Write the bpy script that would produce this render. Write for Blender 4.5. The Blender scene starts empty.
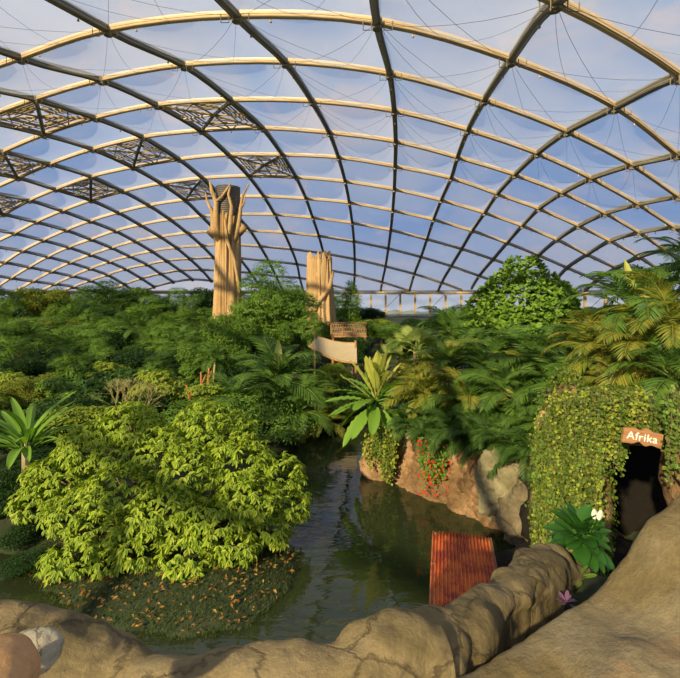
import bpy, math, random
import numpy as np
from mathutils import Vector, noise, Matrix
sc = bpy.context.scene
# ------------------------------------------------------------------ camera, world, sun, exposure
EYE, F, HZ = 9.0, 450.0, 291.0
cam_d = bpy.data.cameras.new('camera'); cam = bpy.data.objects.new('camera', cam_d)
sc.collection.objects.link(cam); sc.camera = cam
cam.location = (0, 0, EYE); cam.rotation_euler = (math.pi/2, 0, 0)
cam_d.sensor_width = 36; cam_d.sensor_fit = 'HORIZONTAL'; cam_d.lens = F/680*36
cam_d.shift_y = -(339-HZ)/680; cam_d.clip_start = 0.05; cam_d.clip_end = 1500

w = bpy.data.worlds.new('sky'); sc.world = w; w.use_nodes = True
nt = w.node_tree; nt.nodes.clear(); ND = nt.nodes.new; LK = nt.links.new
tc = ND('ShaderNodeTexCoord'); mp = ND('ShaderNodeMapping'); mp.inputs['Scale'].default_value = (1.0, 1.0, 2.2)
n1 = ND('ShaderNodeTexNoise'); n1.inputs['Scale'].default_value = 2.6; n1.inputs['Detail'].default_value = 7; n1.inputs['Distortion'].default_value = .6
r1 = ND('ShaderNodeValToRGB'); r1.color_ramp.elements[0].position = .38; r1.color_ramp.elements[1].position = .66
sp = ND('ShaderNodeSeparateXYZ')
gr = ND('ShaderNodeValToRGB'); e = gr.color_ramp.elements
e[0].position = 0; e[0].color = (.42, .46, .56, 1); e[1].position = 1; e[1].color = (.16, .25, .45, 1)
a = e.new(.14); a.color = (.22, .33, .56, 1); a = e.new(.45); a.color = (.24, .36, .56, 1)
mx = ND('ShaderNodeMixRGB'); mx.inputs[2].default_value = (.46, .47, .54, 1)
bg = ND('ShaderNodeBackground'); bg.inputs[1].default_value = 1.12; ow = ND('ShaderNodeOutputWorld')
LK(tc.outputs['Generated'], mp.inputs[0]); LK(mp.outputs[0], n1.inputs[0]); LK(n1.outputs[0], r1.inputs[0])
LK(tc.outputs['Generated'], sp.inputs[0]); LK(sp.outputs[2], gr.inputs[0])
LK(r1.outputs[0], mx.inputs[0]); LK(gr.outputs[0], mx.inputs[1]); n3 = ND('ShaderNodeTexNoise'); n3.inputs['Scale'].default_value = 5.5; n3.inputs['Detail'].default_value = 5; n3.inputs['Distortion'].default_value = 1.8; LK(mp.outputs[0], n3.inputs[0])
r3 = ND('ShaderNodeValToRGB'); r3.color_ramp.elements[0].position = .54; r3.color_ramp.elements[1].position = .72; r3.color_ramp.elements[1].color = (.55, .55, .55, 1); LK(n3.outputs[0], r3.inputs[0])
mx2 = ND('ShaderNodeMixRGB'); mx2.inputs[2].default_value = (.62, .48, .46, 1); LK(r3.outputs[0], mx2.inputs[0]); LK(mx.outputs[0], mx2.inputs[1])
LK(mx2.outputs[0], bg.inputs[0]); LK(bg.outputs[0], ow.inputs[0])

sd = bpy.data.lights.new('sun', 'SUN'); so = bpy.data.objects.new('sun', sd); sc.collection.objects.link(so)
sd.energy = 12.0; sd.angle = math.radians(1.2); sd.color = (1.0, .77, .42)
SUN_DIR = Vector((.50, .76, -.41)).normalized()          # travels away from the camera, from behind left
so.rotation_euler = SUN_DIR.to_track_quat('-Z', 'Y').to_euler()
sc.view_settings.view_transform = 'Standard'; sc.view_settings.look = 'None'
sc.view_settings.gamma = 1; sc.view_settings.use_curve_mapping = False; sc.view_settings.exposure = 0.0
sc.cycles.use_denoising = True
sc.cycles.max_bounces = 10; sc.cycles.transparent_max_bounces = 24; sc.cycles.diffuse_bounces = 3; sc.cycles.glossy_bounces = 3
sc.cycles.sample_clamp_indirect = 4

# ------------------------------------------------------------------ helpers
C = sc.collection
R = random.Random(7)
def at(px, py, d):                       # the point d metres ahead that stands at a given spot of the photograph
    return Vector(((px-340)/F*d, d, EYE-(py-HZ)/F*d))
def link(name, me, mat=None, parent=None, loc=None):
    o = bpy.data.objects.new(name, me); C.objects.link(o)
    if mat and me and not me.materials: me.materials.append(mat)
    if parent: o.parent = parent
    if loc is not None: o.location = loc
    return o
def tag(o, label=None, cat=None, group=None, kind=None):
    if label: o['label'] = label
    if cat: o['category'] = cat
    if group: o['group'] = group
    if kind: o['kind'] = kind
    return o
def empty(name, loc, label=None, cat=None, group=None, kind=None, rz=0):
    o = bpy.data.objects.new(name, None); C.objects.link(o); o.location = loc; o.rotation_euler.z = rz
    o.empty_display_size = .2
    return tag(o, label, cat, group, kind)
def copy_tree(o, parent=None):
    c = o.copy(); C.objects.link(c)
    if parent: c.parent = parent
    for ch in list(o.children): copy_tree(ch, c)
    return c

class MB:
    def __init__(s): s.v = []; s.f = []; s.n = 0
    def add(s, V, Fc):
        V = np.asarray(V, float).reshape(-1, 3); s.v.append(V)
        s.f.extend([tuple(i+s.n for i in f) for f in Fc]); s.n += len(V); return s
    def box(s, c, sz, rz=0, ax=None):
        x, y, z = [k/2 for k in sz]
        P = np.array([(a, b, d) for a in (-x, x) for b in (-y, y) for d in (-z, z)])
        if ax is not None: P = P @ np.array(ax)          # rows: local axes
        elif rz:
            cc, ss = math.cos(rz), math.sin(rz); P = P @ np.array([[cc, ss, 0], [-ss, cc, 0], [0, 0, 1]])
        return s.add(P+np.array(c), [(0,1,3,2), (4,6,7,5), (0,4,5,1), (2,3,7,6), (0,2,6,4), (1,5,7,3)])
    def bar(s, p, q, wdt, hgt=None):
        p = np.array(p, float); q = np.array(q, float); d = q-p; L = np.linalg.norm(d)
        if L < 1e-6: return s
        d /= L; up = np.array([0, 0, 1.]) if abs(d[2]) < .95 else np.array([1., 0, 0])
        sx = np.cross(d, up); sx /= np.linalg.norm(sx); uz = np.cross(sx, d)
        return s.box((p+q)/2, (L, wdt, hgt or wdt), ax=[d, sx, uz])
    def tube(s, pts, r, n=8, caps=True):
        P = np.array(pts, float); m = len(P)
        if m < 2: return s
        rr = np.full(m, r) if np.isscalar(r) else np.array(r, float)
        T = np.gradient(P, axis=0); T /= np.linalg.norm(T, axis=1)[:, None]+1e-9
        up = np.array([0, 0, 1.]) if abs(T[0, 2]) < .9 else np.array([1., 0, 0])
        V = []; a = np.arange(n)/n*2*math.pi; prev = None
        for k in range(m):
            if prev is None: x = np.cross(T[k], up)
            else: x = prev-T[k]*(prev@T[k])
            x /= np.linalg.norm(x)+1e-9; prev = x; y = np.cross(T[k], x)
            V.append(P[k]+rr[k]*(np.cos(a)[:, None]*x+np.sin(a)[:, None]*y))
        Fc = [(k*n+i, k*n+(i+1) % n, (k+1)*n+(i+1) % n, (k+1)*n+i) for k in range(m-1) for i in range(n)]
        if caps: Fc += [tuple(range(n))[::-1], tuple((m-1)*n+i for i in range(n))]
        return s.add(np.concatenate(V), Fc)
    def mesh(s, name, mat=None, smooth=False):
        me = bpy.data.meshes.new(name); V = np.concatenate(s.v) if s.v else np.zeros((0, 3))
        me.from_pydata(V.tolist(), [], s.f)
        if mat: me.materials.append(mat)
        if smooth: me.shade_smooth()
        me.update(); return me
    def build(s, name, mat=None, parent=None, loc=None, smooth=False):
        return link(name, s.mesh(name, mat, smooth), None, parent, loc)

def grid_faces(nu, nv, wrap=False):
    return [(a*nv+b, a*nv+(b+1) % nv, (a+1)*nv+(b+1) % nv, (a+1)*nv+b) for a in range(nu-1) for b in range(nv if wrap else nv-1)]

# ------------------------------------------------------------------ materials
def newmat(name):
    m = bpy.data.materials.new(name); m.use_nodes = True; t = m.node_tree; t.nodes.clear()
    return m, t, t.nodes.new, t.links.new
def ramp(N, stops):
    r = N('ShaderNodeValToRGB'); el = r.color_ramp.elements
    el[0].position, el[0].color = stops[0][0], (*stops[0][1], 1); el[1].position, el[1].color = stops[-1][0], (*stops[-1][1], 1)
    for p, c in stops[1:-1]: q = el.new(p); q.color = (*c, 1)
    return r
def leaf_mat(name, cols, trans=.35, rough=.42, spec=.28):
    m, t, N, L = newmat(name)
    g = N('ShaderNodeNewGeometry'); k = len(cols)
    r = ramp(N, [(i/(k-1), c) for i, c in enumerate(cols)]); L(g.outputs['Random Per Island'], r.inputs[0])
    p = N('ShaderNodeBsdfPrincipled'); p.inputs['Roughness'].default_value = rough; p.inputs['Specular IOR Level'].default_value = spec
    tr = N('ShaderNodeBsdfTranslucent'); mul = N('ShaderNodeMixRGB'); mul.blend_type = 'MULTIPLY'; mul.inputs[0].default_value = 1
    mul.inputs[2].default_value = (1.25, 1.3, .55, 1); L(r.outputs[0], mul.inputs[1]); L(mul.outputs[0], tr.inputs[0])
    L(r.outputs[0], p.inputs['Base Color']); mix = N('ShaderNodeMixShader'); mix.inputs[0].default_value = trans
    L(p.outputs[0], mix.inputs[1]); L(tr.outputs[0], mix.inputs[2]); o = N('ShaderNodeOutputMaterial'); L(mix.outputs[0], o.inputs[0])
    return m
def rock_mat(name, cols, scale=1.0, bump=.5, stretch=(1, 1, 1), cracks=True, stain=0.):
    m, t, N, L = newmat(name)
    tc = N('ShaderNodeTexCoord'); mp = N('ShaderNodeMapping'); mp.inputs['Scale'].default_value = stretch; L(tc.outputs['Object'], mp.inputs[0])
    n1 = N('ShaderNodeTexNoise'); n1.inputs['Scale'].default_value = .9*scale; n1.inputs['Detail'].default_value = 9; n1.inputs['Roughness'].default_value = .62; n1.inputs['Distortion'].default_value = .8
    L(mp.outputs[0], n1.inputs[0]); k = len(cols)
    r = ramp(N, [(.28+.44*i/(k-1), c) for i, c in enumerate(cols)]); L(n1.outputs[0], r.inputs[0])
    n2 = N('ShaderNodeTexNoise'); n2.inputs['Scale'].default_value = 14*scale; n2.inputs['Detail'].default_value = 8; n2.inputs['Roughness'].default_value = .7; L(mp.outputs[0], n2.inputs[0])
    mm = N('ShaderNodeMixRGB'); mm.blend_type = 'OVERLAY'; mm.inputs[0].default_value = .45; L(r.outputs[0], mm.inputs[1]); L(n2.outputs[0], mm.inputs[2])
    col = mm.outputs[0]
    p = N('ShaderNodeBsdfPrincipled'); p.inputs['Roughness'].default_value = .85; p.inputs['Specular IOR Level'].default_value = .25
    bp = N('ShaderNodeBump'); bp.inputs['Strength'].default_value = bump; bp.inputs['Distance'].default_value = .06/scale
    if stain:                                              # weathering: mossy, dirty patches and run marks
        n3 = N('ShaderNodeTexNoise'); n3.inputs['Scale'].default_value = .42*scale; n3.inputs['Detail'].default_value = 6; n3.inputs['Roughness'].default_value = .6; n3.inputs['Distortion'].default_value = 1.2; L(tc.outputs['Object'], n3.inputs[0])
        r3 = ramp(N, [(.40, (.42, .42, .34)), (.56, (1, 1, 1))]); L(n3.outputs[0], r3.inputs[0]); ms = N('ShaderNodeMixRGB'); ms.blend_type = 'MULTIPLY'; ms.inputs[0].default_value = stain; L(col, ms.inputs[1]); L(r3.outputs[0], ms.inputs[2]); col = ms.outputs[0]
    h = N('ShaderNodeMath'); h.operation = 'ADD'; L(n2.outputs[0], h.inputs[0])
    if cracks:
        v = N('ShaderNodeTexVoronoi'); v.feature = 'DISTANCE_TO_EDGE'; v.inputs['Scale'].default_value = 1.1*scale
        dn = N('ShaderNodeMixRGB'); dn.blend_type = 'ADD'; dn.inputs[0].default_value = .55; L(mp.outputs[0], dn.inputs[1]); L(n1.outputs[1], dn.inputs[2]); L(dn.outputs[0], v.inputs[0])
        cr = ramp(N, [(0, (0, 0, 0)), (.035, (1, 1, 1))]); L(v.outputs[0], cr.inputs[0])
        dk = N('ShaderNodeMixRGB'); dk.blend_type = 'MULTIPLY'; dk.inputs[0].default_value = .45; L(col, dk.inputs[1]); L(cr.outputs[0], dk.inputs[2]); col = dk.outputs[0]
        L(cr.outputs[0], h.inputs[1])
    L(h.outputs[0], bp.inputs['Height']); L(bp.outputs[0], p.inputs['Normal'])
    L(col, p.inputs['Base Color']); o = N('ShaderNodeOutputMaterial'); L(p.outputs[0], o.inputs[0]); return m
def plain(name, col, rough=.6, metal=0., spec=.4, vary=0., vscale=3., stretch=(1, 1, 1), bump=0.):
    m, t, N, L = newmat(name); p = N('ShaderNodeBsdfPrincipled'); p.inputs['Roughness'].default_value = rough
    p.inputs['Metallic'].default_value = metal; p.inputs['Specular IOR Level'].default_value = spec; p.inputs['Base Color'].default_value = (*col, 1)
    if vary or bump:
        tc = N('ShaderNodeTexCoord'); mp = N('ShaderNodeMapping'); mp.inputs['Scale'].default_value = stretch; L(tc.outputs['Object'], mp.inputs[0])
        n = N('ShaderNodeTexNoise'); n.inputs['Scale'].default_value = vscale; n.inputs['Detail'].default_value = 7; L(mp.outputs[0], n.inputs[0])
        r = ramp(N, [(.3, tuple(c*(1-vary) for c in col)), (.7, tuple(min(1, c*(1+vary)) for c in col))]); L(n.outputs[0], r.inputs[0]); L(r.outputs[0], p.inputs['Base Color'])
        if bump:
            b = N('ShaderNodeBump'); b.inputs['Strength'].default_value = bump; b.inputs['Distance'].default_value = .05; L(n.outputs[0], b.inputs['Height']); L(b.outputs[0], p.inputs['Normal'])
    o = N('ShaderNodeOutputMaterial'); L(p.outputs[0], o.inputs[0]); return m

M = {}
M['steel'] = plain('painted_steel', (.40, .29, .15), .5, .0, .5, .15, .6)
M['arch'] = plain('arch_steel', (.15, .135, .085), .5, .0, .5, .15, .6)
M['joint'] = plain('joint_steel', (.16, .13, .09), .5)
M['wire'] = plain('cable_steel', (.10, .11, .14), .5)
M['flap'] = plain('vent_flap', (.42, .33, .24), .6, 0, .3, .25, .4)
def film(name, tint, dens, haze):
    m, t, N, L = newmat(name); tr = N('ShaderNodeBsdfTransparent'); tr.inputs[0].default_value = (*tint, 1)
    d = N('ShaderNodeBsdfDiffuse'); d.inputs[0].default_value = (*haze, 1); ts = N('ShaderNodeBsdfTranslucent'); ts.inputs[0].default_value = (*haze, 1)
    a = N('ShaderNodeMixShader'); a.inputs[0].default_value = .6; L(d.outputs[0], a.inputs[1]); L(ts.outputs[0], a.inputs[2])
    gl = N('ShaderNodeBsdfGlossy'); gl.inputs['Roughness'].default_value = .12
    fr = N('ShaderNodeFresnel'); fr.inputs[0].default_value = 1.28
    b = N('ShaderNodeMixShader'); b.inputs[0].default_value = dens; L(tr.outputs[0], b.inputs[1]); L(a.outputs[0], b.inputs[2])
    fm = N('ShaderNodeMath'); fm.operation = 'MULTIPLY'; fm.inputs[1].default_value = .25; L(fr.outputs[0], fm.inputs[0])
    c = N('ShaderNodeMixShader'); L(fm.outputs[0], c.inputs[0]); L(b.outputs[0], c.inputs[1]); L(gl.outputs[0], c.inputs[2])
    o = N('ShaderNodeOutputMaterial'); L(c.outputs[0], o.inputs[0]); return m
M['film'] = film('cushion_film', (.88, .93, 1.0), .27, (.70, .76, .90))
M['glass'] = film('wall_glass', (.9, .94, .97), .22, (.7, .8, .95))
M['bark'] = plain('bark', (.16, .11, .07), .9, 0, .2, .35, 4, (1, 1, .25), .6)
M['palebark'] = plain('pale_stem', (.30, .24, .15), .9, 0, .2, .3, 4, (1, 1, .3), .4)
M['wood'] = plain('rail_wood', (.30, .16, .07), .8, 0, .3, .3, 5, (1, 1, .3), .3)
M['dry'] = plain('dry_twig', (.36, .31, .13), .9, 0, .2, .25, 5)

NODES={(-12,1):(-98.9,70.9),(-12,2):(-94.5,75.2),(-12,3):(-90.5,80.0),(-12,4):(-86.6,84.9),(-12,5):(-82.7,89.8),(-12,6):(-78.8,95.0),(-12,7):(-74.7,100.3),(-12,8):(-72.1,104.4),(-12,9):(-69.4,108.2),(-12,10):(-66.6,111.9),(-12,11):(-64.0,115.3),(-12,12):(-62.0,120.6),(-12,13):(-60.7,126.1),(-11,0):(-99.5,66.2),(-11,1):(-93.2,69.5),(-11,2):(-88.3,73.6),(-11,3):(-84.0,78.3),(-11,4):(-80.2,83.4),(-11,5):(-76.4,88.4),(-11,6):(-73.0,93.5),(-11,7):(-69.5,98.5),(-11,8):(-66.8,102.9),(-11,9):(-64.2,107.0),(-11,10):(-61.7,111.0),(-11,11):(-59.4,114.8),(-11,12):(-57.5,119.9),(-11,13):(-56.1,124.7),(-10,0):(-94.5,64.6),(-10,1):(-87.6,67.8),(-10,2):(-82.2,71.9),(-10,3):(-77.7,76.5),(-10,4):(-73.7,81.6),(-10,5):(-70.0,86.9),(-10,6):(-66.7,92.2),(-10,7):(-64.0,97.0),(-10,8):(-61.3,101.6),(-10,9):(-58.9,106.1),(-10,10):(-56.6,110.2),(-10,11):(-54.5,114.2),(-10,12):(-52.6,119.0),(-10,13):(-50.9,123.3),(-9,0):(-88.4,62.1),(-9,1):(-81.7,65.5),(-9,2):(-76.1,69.8),(-9,3):(-71.4,74.6),(-9,4):(-67.4,79.8),(-9,5):(-63.9,85.4),(-9,6):(-61.1,90.5),(-9,7):(-58.2,95.6),(-9,8):(-55.8,100.7),(-9,9):(-53.5,105.3),(-9,10):(-51.4,109.7),(-9,11):(-49.0,114.1),(-9,12):(-47.3,118.6),(-9,13):(-45.4,122.7),(-8,0):(-81.0,59.0),(-8,1):(-75.1,62.7),(-8,2):(-69.6,67.5),(-8,3):(-64.9,72.4),(-8,4):(-60.9,77.6),(-8,5):(-57.4,83.2),(-8,6):(-54.9,88.9),(-8,7):(-52.4,94.3),(-8,8):(-49.7,99.5),(-8,9):(-47.7,104.5),(-8,10):(-45.8,109.3),(-8,11):(-44.0,113.9),(-8,12):(-42.1,118.5),(-8,13):(-40.2,122.8),(-7,0):(-72.5,55.1),(-7,1):(-67.6,59.3),(-7,2):(-62.5,64.6),(-7,3):(-58.0,70.0),(-7,4):(-54.1,75.6),(-7,5):(-51.5,81.5),(-7,6):(-48.3,87.3),(-7,7):(-45.9,93.1),(-7,8):(-43.9,98.8),(-7,9):(-41.7,104.3),(-7,10):(-39.8,109.3),(-7,11):(-38.2,114.3),(-7,12):(-36.7,119.3),(-7,13):(-35.5,124.2),(-6,0):(-63.2,50.5),(-6,1):(-59.2,55.6),(-6,2):(-54.8,61.3),(-6,3):(-50.4,67.3),(-6,4):(-47.2,73.3),(-6,5):(-43.9,79.4),(-6,6):(-41.4,85.9),(-6,7):(-39.1,92.1),(-6,8):(-37.1,98.2),(-6,9):(-35.3,104.1),(-6,10):(-33.6,109.6),(-6,11):(-32.2,114.8),(-6,12):(-30.3,120.7),(-6,13):(-28.8,126.5),(-5,0):(-53.8,45.0),(-5,1):(-50.3,51.9),(-5,2):(-46.2,57.8),(-5,3):(-42.3,64.3),(-5,4):(-38.8,70.6),(-5,5):(-35.9,78.0),(-5,6):(-33.6,84.6),(-5,7):(-31.5,91.4),(-5,8):(-30.1,98.1),(-5,9):(-28.6,104.2),(-5,10):(-27.2,109.9),(-5,11):(-25.8,115.7),(-5,12):(-24.1,122.0),(-5,13):(-22.5,128.4),(-4,0):(-44.0,38.4),(-4,1):(-40.7,47.8),(-4,2):(-36.7,54.3),(-4,3):(-33.2,61.1),(-4,4):(-29.9,68.2),(-4,5):(-27.3,76.4),(-4,6):(-25.5,83.6),(-4,7):(-23.8,91.0),(-4,8):(-22.6,97.8),(-4,9):(-20.8,104.5),(-4,10):(-19.6,110.9),(-4,11):(-18.5,117.0),(-4,12):(-17.5,123.4),(-4,13):(-16.3,130.1),(-3,0):(-33.6,30.9),(-3,1):(-31.2,44.0),(-3,2):(-26.8,50.5),(-3,3):(-23.7,58.2),(-3,4):(-20.6,66.7),(-3,5):(-18.6,75.1),(-3,6):(-16.8,82.9),(-3,7):(-15.3,90.7),(-3,8):(-14.1,97.8),(-3,9):(-13.0,104.9),(-3,10):(-12.0,111.7),(-3,11):(-11.2,118.0),(-3,12):(-11.0,123.8),(-3,13):(-10.3,131.1),(-2,0):(-21.3,23.4),(-2,1):(-19.8,38.4),(-2,2):(-16.2,46.7),(-2,3):(-13.7,56.5),(-2,4):(-11.2,65.3),(-2,5):(-9.5,74.4),(-2,6):(-8.0,82.5),(-2,7):(-6.8,90.6),(-2,8):(-5.9,98.1),(-2,9):(-4.9,105.4),(-2,10):(-4.1,112.5),(-2,11):(-3.6,119.3),(-2,12):(-3.7,125.5),(-2,13):(-3.7,132.3),(-1,0):(-9.4,19.7),(-1,1):(-7.9,34.3),(-1,2):(-5.4,44.3),(-1,3):(-3.4,55.0),(-1,4):(-1.5,64.9),(-1,5):(-0.2,73.4),(-1,6):(1.0,82.2),(-1,7):(1.9,90.3),(-1,8):(2.7,98.4),(-1,9):(3.3,105.9),(-1,10):(3.7,113.3),(-1,11):(3.9,120.1),(-1,12):(3.7,126.9),(-1,13):(3.2,133.5),(0,0):(1.4,20.3),(0,1):(2.7,32.6),(0,2):(4.9,44.0),(0,3):(6.6,54.6),(0,4):(8.0,64.6),(0,5):(9.0,73.5),(0,6):(9.9,82.2),(0,7):(10.6,90.6),(0,8):(11.1,98.6),(0,9):(11.4,106.4),(0,10):(11.5,114.1),(0,11):(11.3,121.1),(0,12):(11.2,128.4),(0,13):(10.5,135.1),(1,0):(11.6,24.3),(1,1):(13.4,35.4),(1,2):(14.8,46.3),(1,3):(15.9,56.0),(1,4):(17.1,65.7),(1,5):(18.1,73.5),(1,6):(18.5,82.5),(1,7):(18.8,90.7),(1,8):(19.1,99.1),(1,9):(19.2,106.9),(1,10):(18.9,114.6),(1,11):(18.8,122.2),(1,12):(18.6,129.8),(1,13):(18.0,137.0),(2,0):(23.3,30.8),(2,1):(24.5,40.0),(2,2):(24.8,49.2),(2,3):(25.3,57.8),(2,4):(25.8,66.5),(2,5):(26.1,74.8),(2,6):(26.6,82.9),(2,7):(26.7,91.0),(2,8):(26.8,99.2),(2,9):(26.5,107.3),(2,10):(26.0,115.2),(2,11):(25.9,123.2),(2,12):(25.9,131.2),(2,13):(25.6,139.0),(3,0):(34.2,37.8),(3,1):(34.8,46.4),(3,2):(34.2,52.7),(3,3):(33.6,60.2),(3,4):(33.4,67.6),(3,5):(33.3,75.4),(3,6):(33.7,83.3),(3,7):(33.9,91.4),(3,8):(33.8,99.4),(3,9):(33.3,107.7),(3,10):(33.2,115.8),(3,11):(33.1,124.1),(3,12):(33.1,132.5),(4,0):(44.4,43.9),(4,1):(44.0,50.7),(4,2):(42.5,56.5),(4,3):(41.6,62.8),(4,4):(40.8,69.2),(4,5):(40.5,76.4),(4,6):(40.4,83.8),(4,7):(40.5,91.8),(4,8):(40.8,99.5),(4,9):(40.7,107.7),(4,10):(40.5,116.0),(4,11):(40.3,124.7),(5,0):(54.6,49.2),(5,1):(52.8,54.6),(5,2):(50.3,59.4),(5,3):(48.3,65.1),(5,4):(47.1,70.9),(5,5):(46.3,77.2),(5,6):(46.5,84.8),(5,7):(46.5,92.2),(5,8):(47.2,99.7),(5,9):(47.7,107.5),(5,10):(48.0,115.8),(5,11):(48.0,124.6),(6,0):(64.2,53.1),(6,1):(60.6,57.2),(6,2):(57.0,61.6),(6,3):(54.3,66.9),(6,4):(52.5,72.7),(6,5):(52.0,78.3),(6,6):(52.2,85.1),(6,7):(52.5,92.1),(6,8):(53.3,99.4),(6,9):(54.4,107.0),(6,10):(55.4,115.1),(7,5):(56.7,79.4)}
# ------------------------------------------------------------------ the dome roof
CX, CY, AX, AY, ZE, ZT = -20.0, 58.0, 88.0, 72.0, 8.7, 33.0
def r2(x, y): return ((x-CX)/AX)**2+((y-CY)/AY)**2
def roof(x, y): return ZE+(ZT-ZE)*(1-r2(x, y))
def nd(i, j):
    if (i, j) in NODES: return np.array(NODES[(i, j)], float)
    if j < 0 and (i, 0) in NODES: return np.array(NODES[(i, 0)], float)+np.array([0, 9.6*j])
    return None
for j in range(0, 14):                                     # carry the rows on to the rim
    for s in (1, -1):
        ks = [i for (i, jj) in NODES if jj == j]
        i = max(ks) if s == 1 else min(ks)
        for _ in range(5):
            a_, b_ = np.array(NODES[(i, j)]), np.array(NODES[(i-s, j)])
            i += s; NODES[(i, j)] = tuple(a_+(a_-b_))
def clampr(p):
    q = math.sqrt(r2(*p)); 
    return p if q <= 1 else np.array([CX+(p[0]-CX)/q, CY+(p[1]-CY)/q])
def cr(p0, p1, p2, p3, t):
    if p0 is None: p0 = 2*p1-p2
    if p3 is None: p3 = 2*p2-p1
    return .5*((2*p1)+(-p0+p2)*t+(2*p0-5*p1+4*p2-p3)*t*t+(-p0+3*p1-3*p2+p3)*t**3)
ceiling = empty('ceiling', (CX, CY, ZE), kind='structure')
def up3(p): return np.array([p[0], p[1], roof(*p)])
def to_c(P): return np.asarray(P)-np.array([CX, CY, ZE])
def beam_run(seq, rad, name):
    """seq: nodes; a pipe along them following the roof, a gutter rail above it, small clamps below"""
    pts = []
    for k in range(len(seq)-1):
        p0 = seq[k-1] if k else None; p3 = seq[k+2] if k+2 < len(seq) else None
        for t in (0, .25, .5, .75): pts.append(cr(p0, seq[k], seq[k+1], p3, t))
    pts.append(seq[-1]); pts = [p for p in pts if r2(*p) <= 1.0]
    if len(pts) < 3: return
    m = MB(); P = np.array([up3(p) for p in pts])
    m.tube(to_c(P), rad, 8)
    rl = MB()
    for s in (-1, 1):                                       # twin rails that hold the cushions
        T = np.gradient(P, axis=0); T /= np.linalg.norm(T, axis=1)[:, None]
        side = np.cross(T, [0, 0, 1.]); side /= np.linalg.norm(side, axis=1)[:, None]
        rl.tube(to_c(P+side*s*rad*1.05+np.array([0, 0, -rad*.6 if s*side[0][1] < 0 or name == 'roof_arch' else rad*.6])), rad*.24, 4)
    for k in range(len(P)-1): m.bar(to_c(P[k]+[0, 0, rad+.10]), to_c(P[k+1]+[0, 0, rad+.10]), rad*1.5, .26)
    for k in range(2, len(P)-1, 4):
        if P[k][1] < 2: continue
        m.tube(to_c([P[k]-[0, 0, rad*.7], P[k]-[0, 0, rad*2.0]]), .05, 4)
        m.tube(to_c([P[k]-[0, 0, rad*1.9]-[.0, .0, .0], P[k]-[0, 0, rad*2.3]]), .1, 5)
    ar = m.build(name, M['arch' if name == 'roof_arch' else 'steel'], ceiling)
    rl.build('cushion_rail', M['joint'], ar)
IS = range(-16, 12); JS = range(-6, 14)
for i in IS:
    seq = [nd(i, j) for j in JS if nd(i, j) is not None]
    if len(seq) > 2: beam_run(seq, .23, 'roof_arch')
for j in JS:
    seq = [nd(i, j) for i in IS if nd(i, j) is not None]
    if len(seq) > 2: beam_run(seq, .20, 'cross_arch')
# rim beam
rim = [(CX+AX*math.cos(a), CY+AY*math.sin(a)) for a in np.linspace(0, 2*math.pi, 181)]
m = MB(); m.tube(to_c([(x, y, ZE) for x, y in rim]), .5, 8); m.build('rim_beam', M['steel'], ceiling, smooth=True)
# node clamps (the little U brackets under each crossing)
jm = MB()
for (i, j), p in NODES.items():
    p = np.array(p)
    if r2(*p) > .96: continue
    z = roof(*p)
    jm.tube(to_c([(p[0], p[1], z-.42), (p[0], p[1], z+.42)]), .36, 8)
    if p[1] < 75:
        for sx in (-1, 1):
            x = p[0]+sx*.75
            jm.tube(to_c([(x-.3, p[1]-.5, z-.1), (x-.3, p[1]-.5, z-.75), (x+.3, p[1]-.5, z-.75), (x+.3, p[1]-.5, z-.1)]), .045, 4)
jmo = jm.build('node_clamps', M['joint'], ceiling); tag(jmo, kind='stuff')

VENTS = {(-5, 2), (-3, 3), (-5, 4), (-3, 5), (-5, 6), (-7, 5), (-7, 3), (-9, 4)}
def cell_pt(i, j, u, v):
    def row(jj):
        a = [nd(i+k, jj) for k in (-1, 0, 1, 2)]
        if a[1] is None or a[2] is None: return None
        return cr(a[0], a[1], a[2], a[3], u)
    q = [row(j+k) for k in (-1, 0, 1, 2)]
    if q[1] is None or q[2] is None: return None
    return cr(q[0], q[1], q[2], q[3], v)
cells = []
for i in IS:
    for j in JS:
        cs = [nd(i, j), nd(i+1, j), nd(i, j+1), nd(i+1, j+1)]
        if any(c is None for c in cs) or all(r2(*c) >= 1 for c in cs): continue
        c = sum(cs)/4; cells.append((np.hypot(c[0], c[1]-0) if c[1] > 12 and abs(c[0]) < c[1]*.95+8 else 999+abs(c[1]), i, j))
cells.sort(); NG = 9
rest = MB(); nseen = 0
for d, i, j in cells:
    V = []
    vent = (i, j) in VENTS
    for a_ in range(NG):
        for b_ in range(NG):
            u, v = a_/(NG-1), b_/(NG-1); p = clampr(cell_pt(i, j, u, v))
            bulge = (16*u*(1-u)*v*(1-v))**.6
            V.append(np.array([p[0], p[1], roof(*p)+.38+(1.0*bulge if vent else 0)]))
            if not vent: V[-1][2] -= 1.25*bulge
    mb = rest if nseen >= 92 else MB()
    mb.add(to_c(V), grid_faces(NG, NG))
    if mb is not rest:
        cu = mb.build('film_cushion', M['film'], ceiling, smooth=True); nseen += 1
        if d < 75 and not vent:                             # the net of thin cables under the cushion
            cm = MB()
            for (u0, v0, u1, v1) in ((0, 0, 1, 1), (0, 1, 1, 0), (0, 0, .5, 1), (1, 0, .5, 1)):
                L_ = []
                for t in np.linspace(0, 1, 7):
                    u, v = u0+(u1-u0)*t, v0+(v1-v0)*t; p = clampr(cell_pt(i, j, u, v))
                    L_.append((p[0], p[1], roof(*p)+.1-1.1*(4*t*(1-t))**.8))
                cm.tube(to_c(L_), .014, 3)
            cm.build('support_cable', M['wire'], cu)
ro = rest.build('film_cushions_beyond', M['film'], ceiling, smooth=True); tag(ro, kind='stuff')
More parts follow.
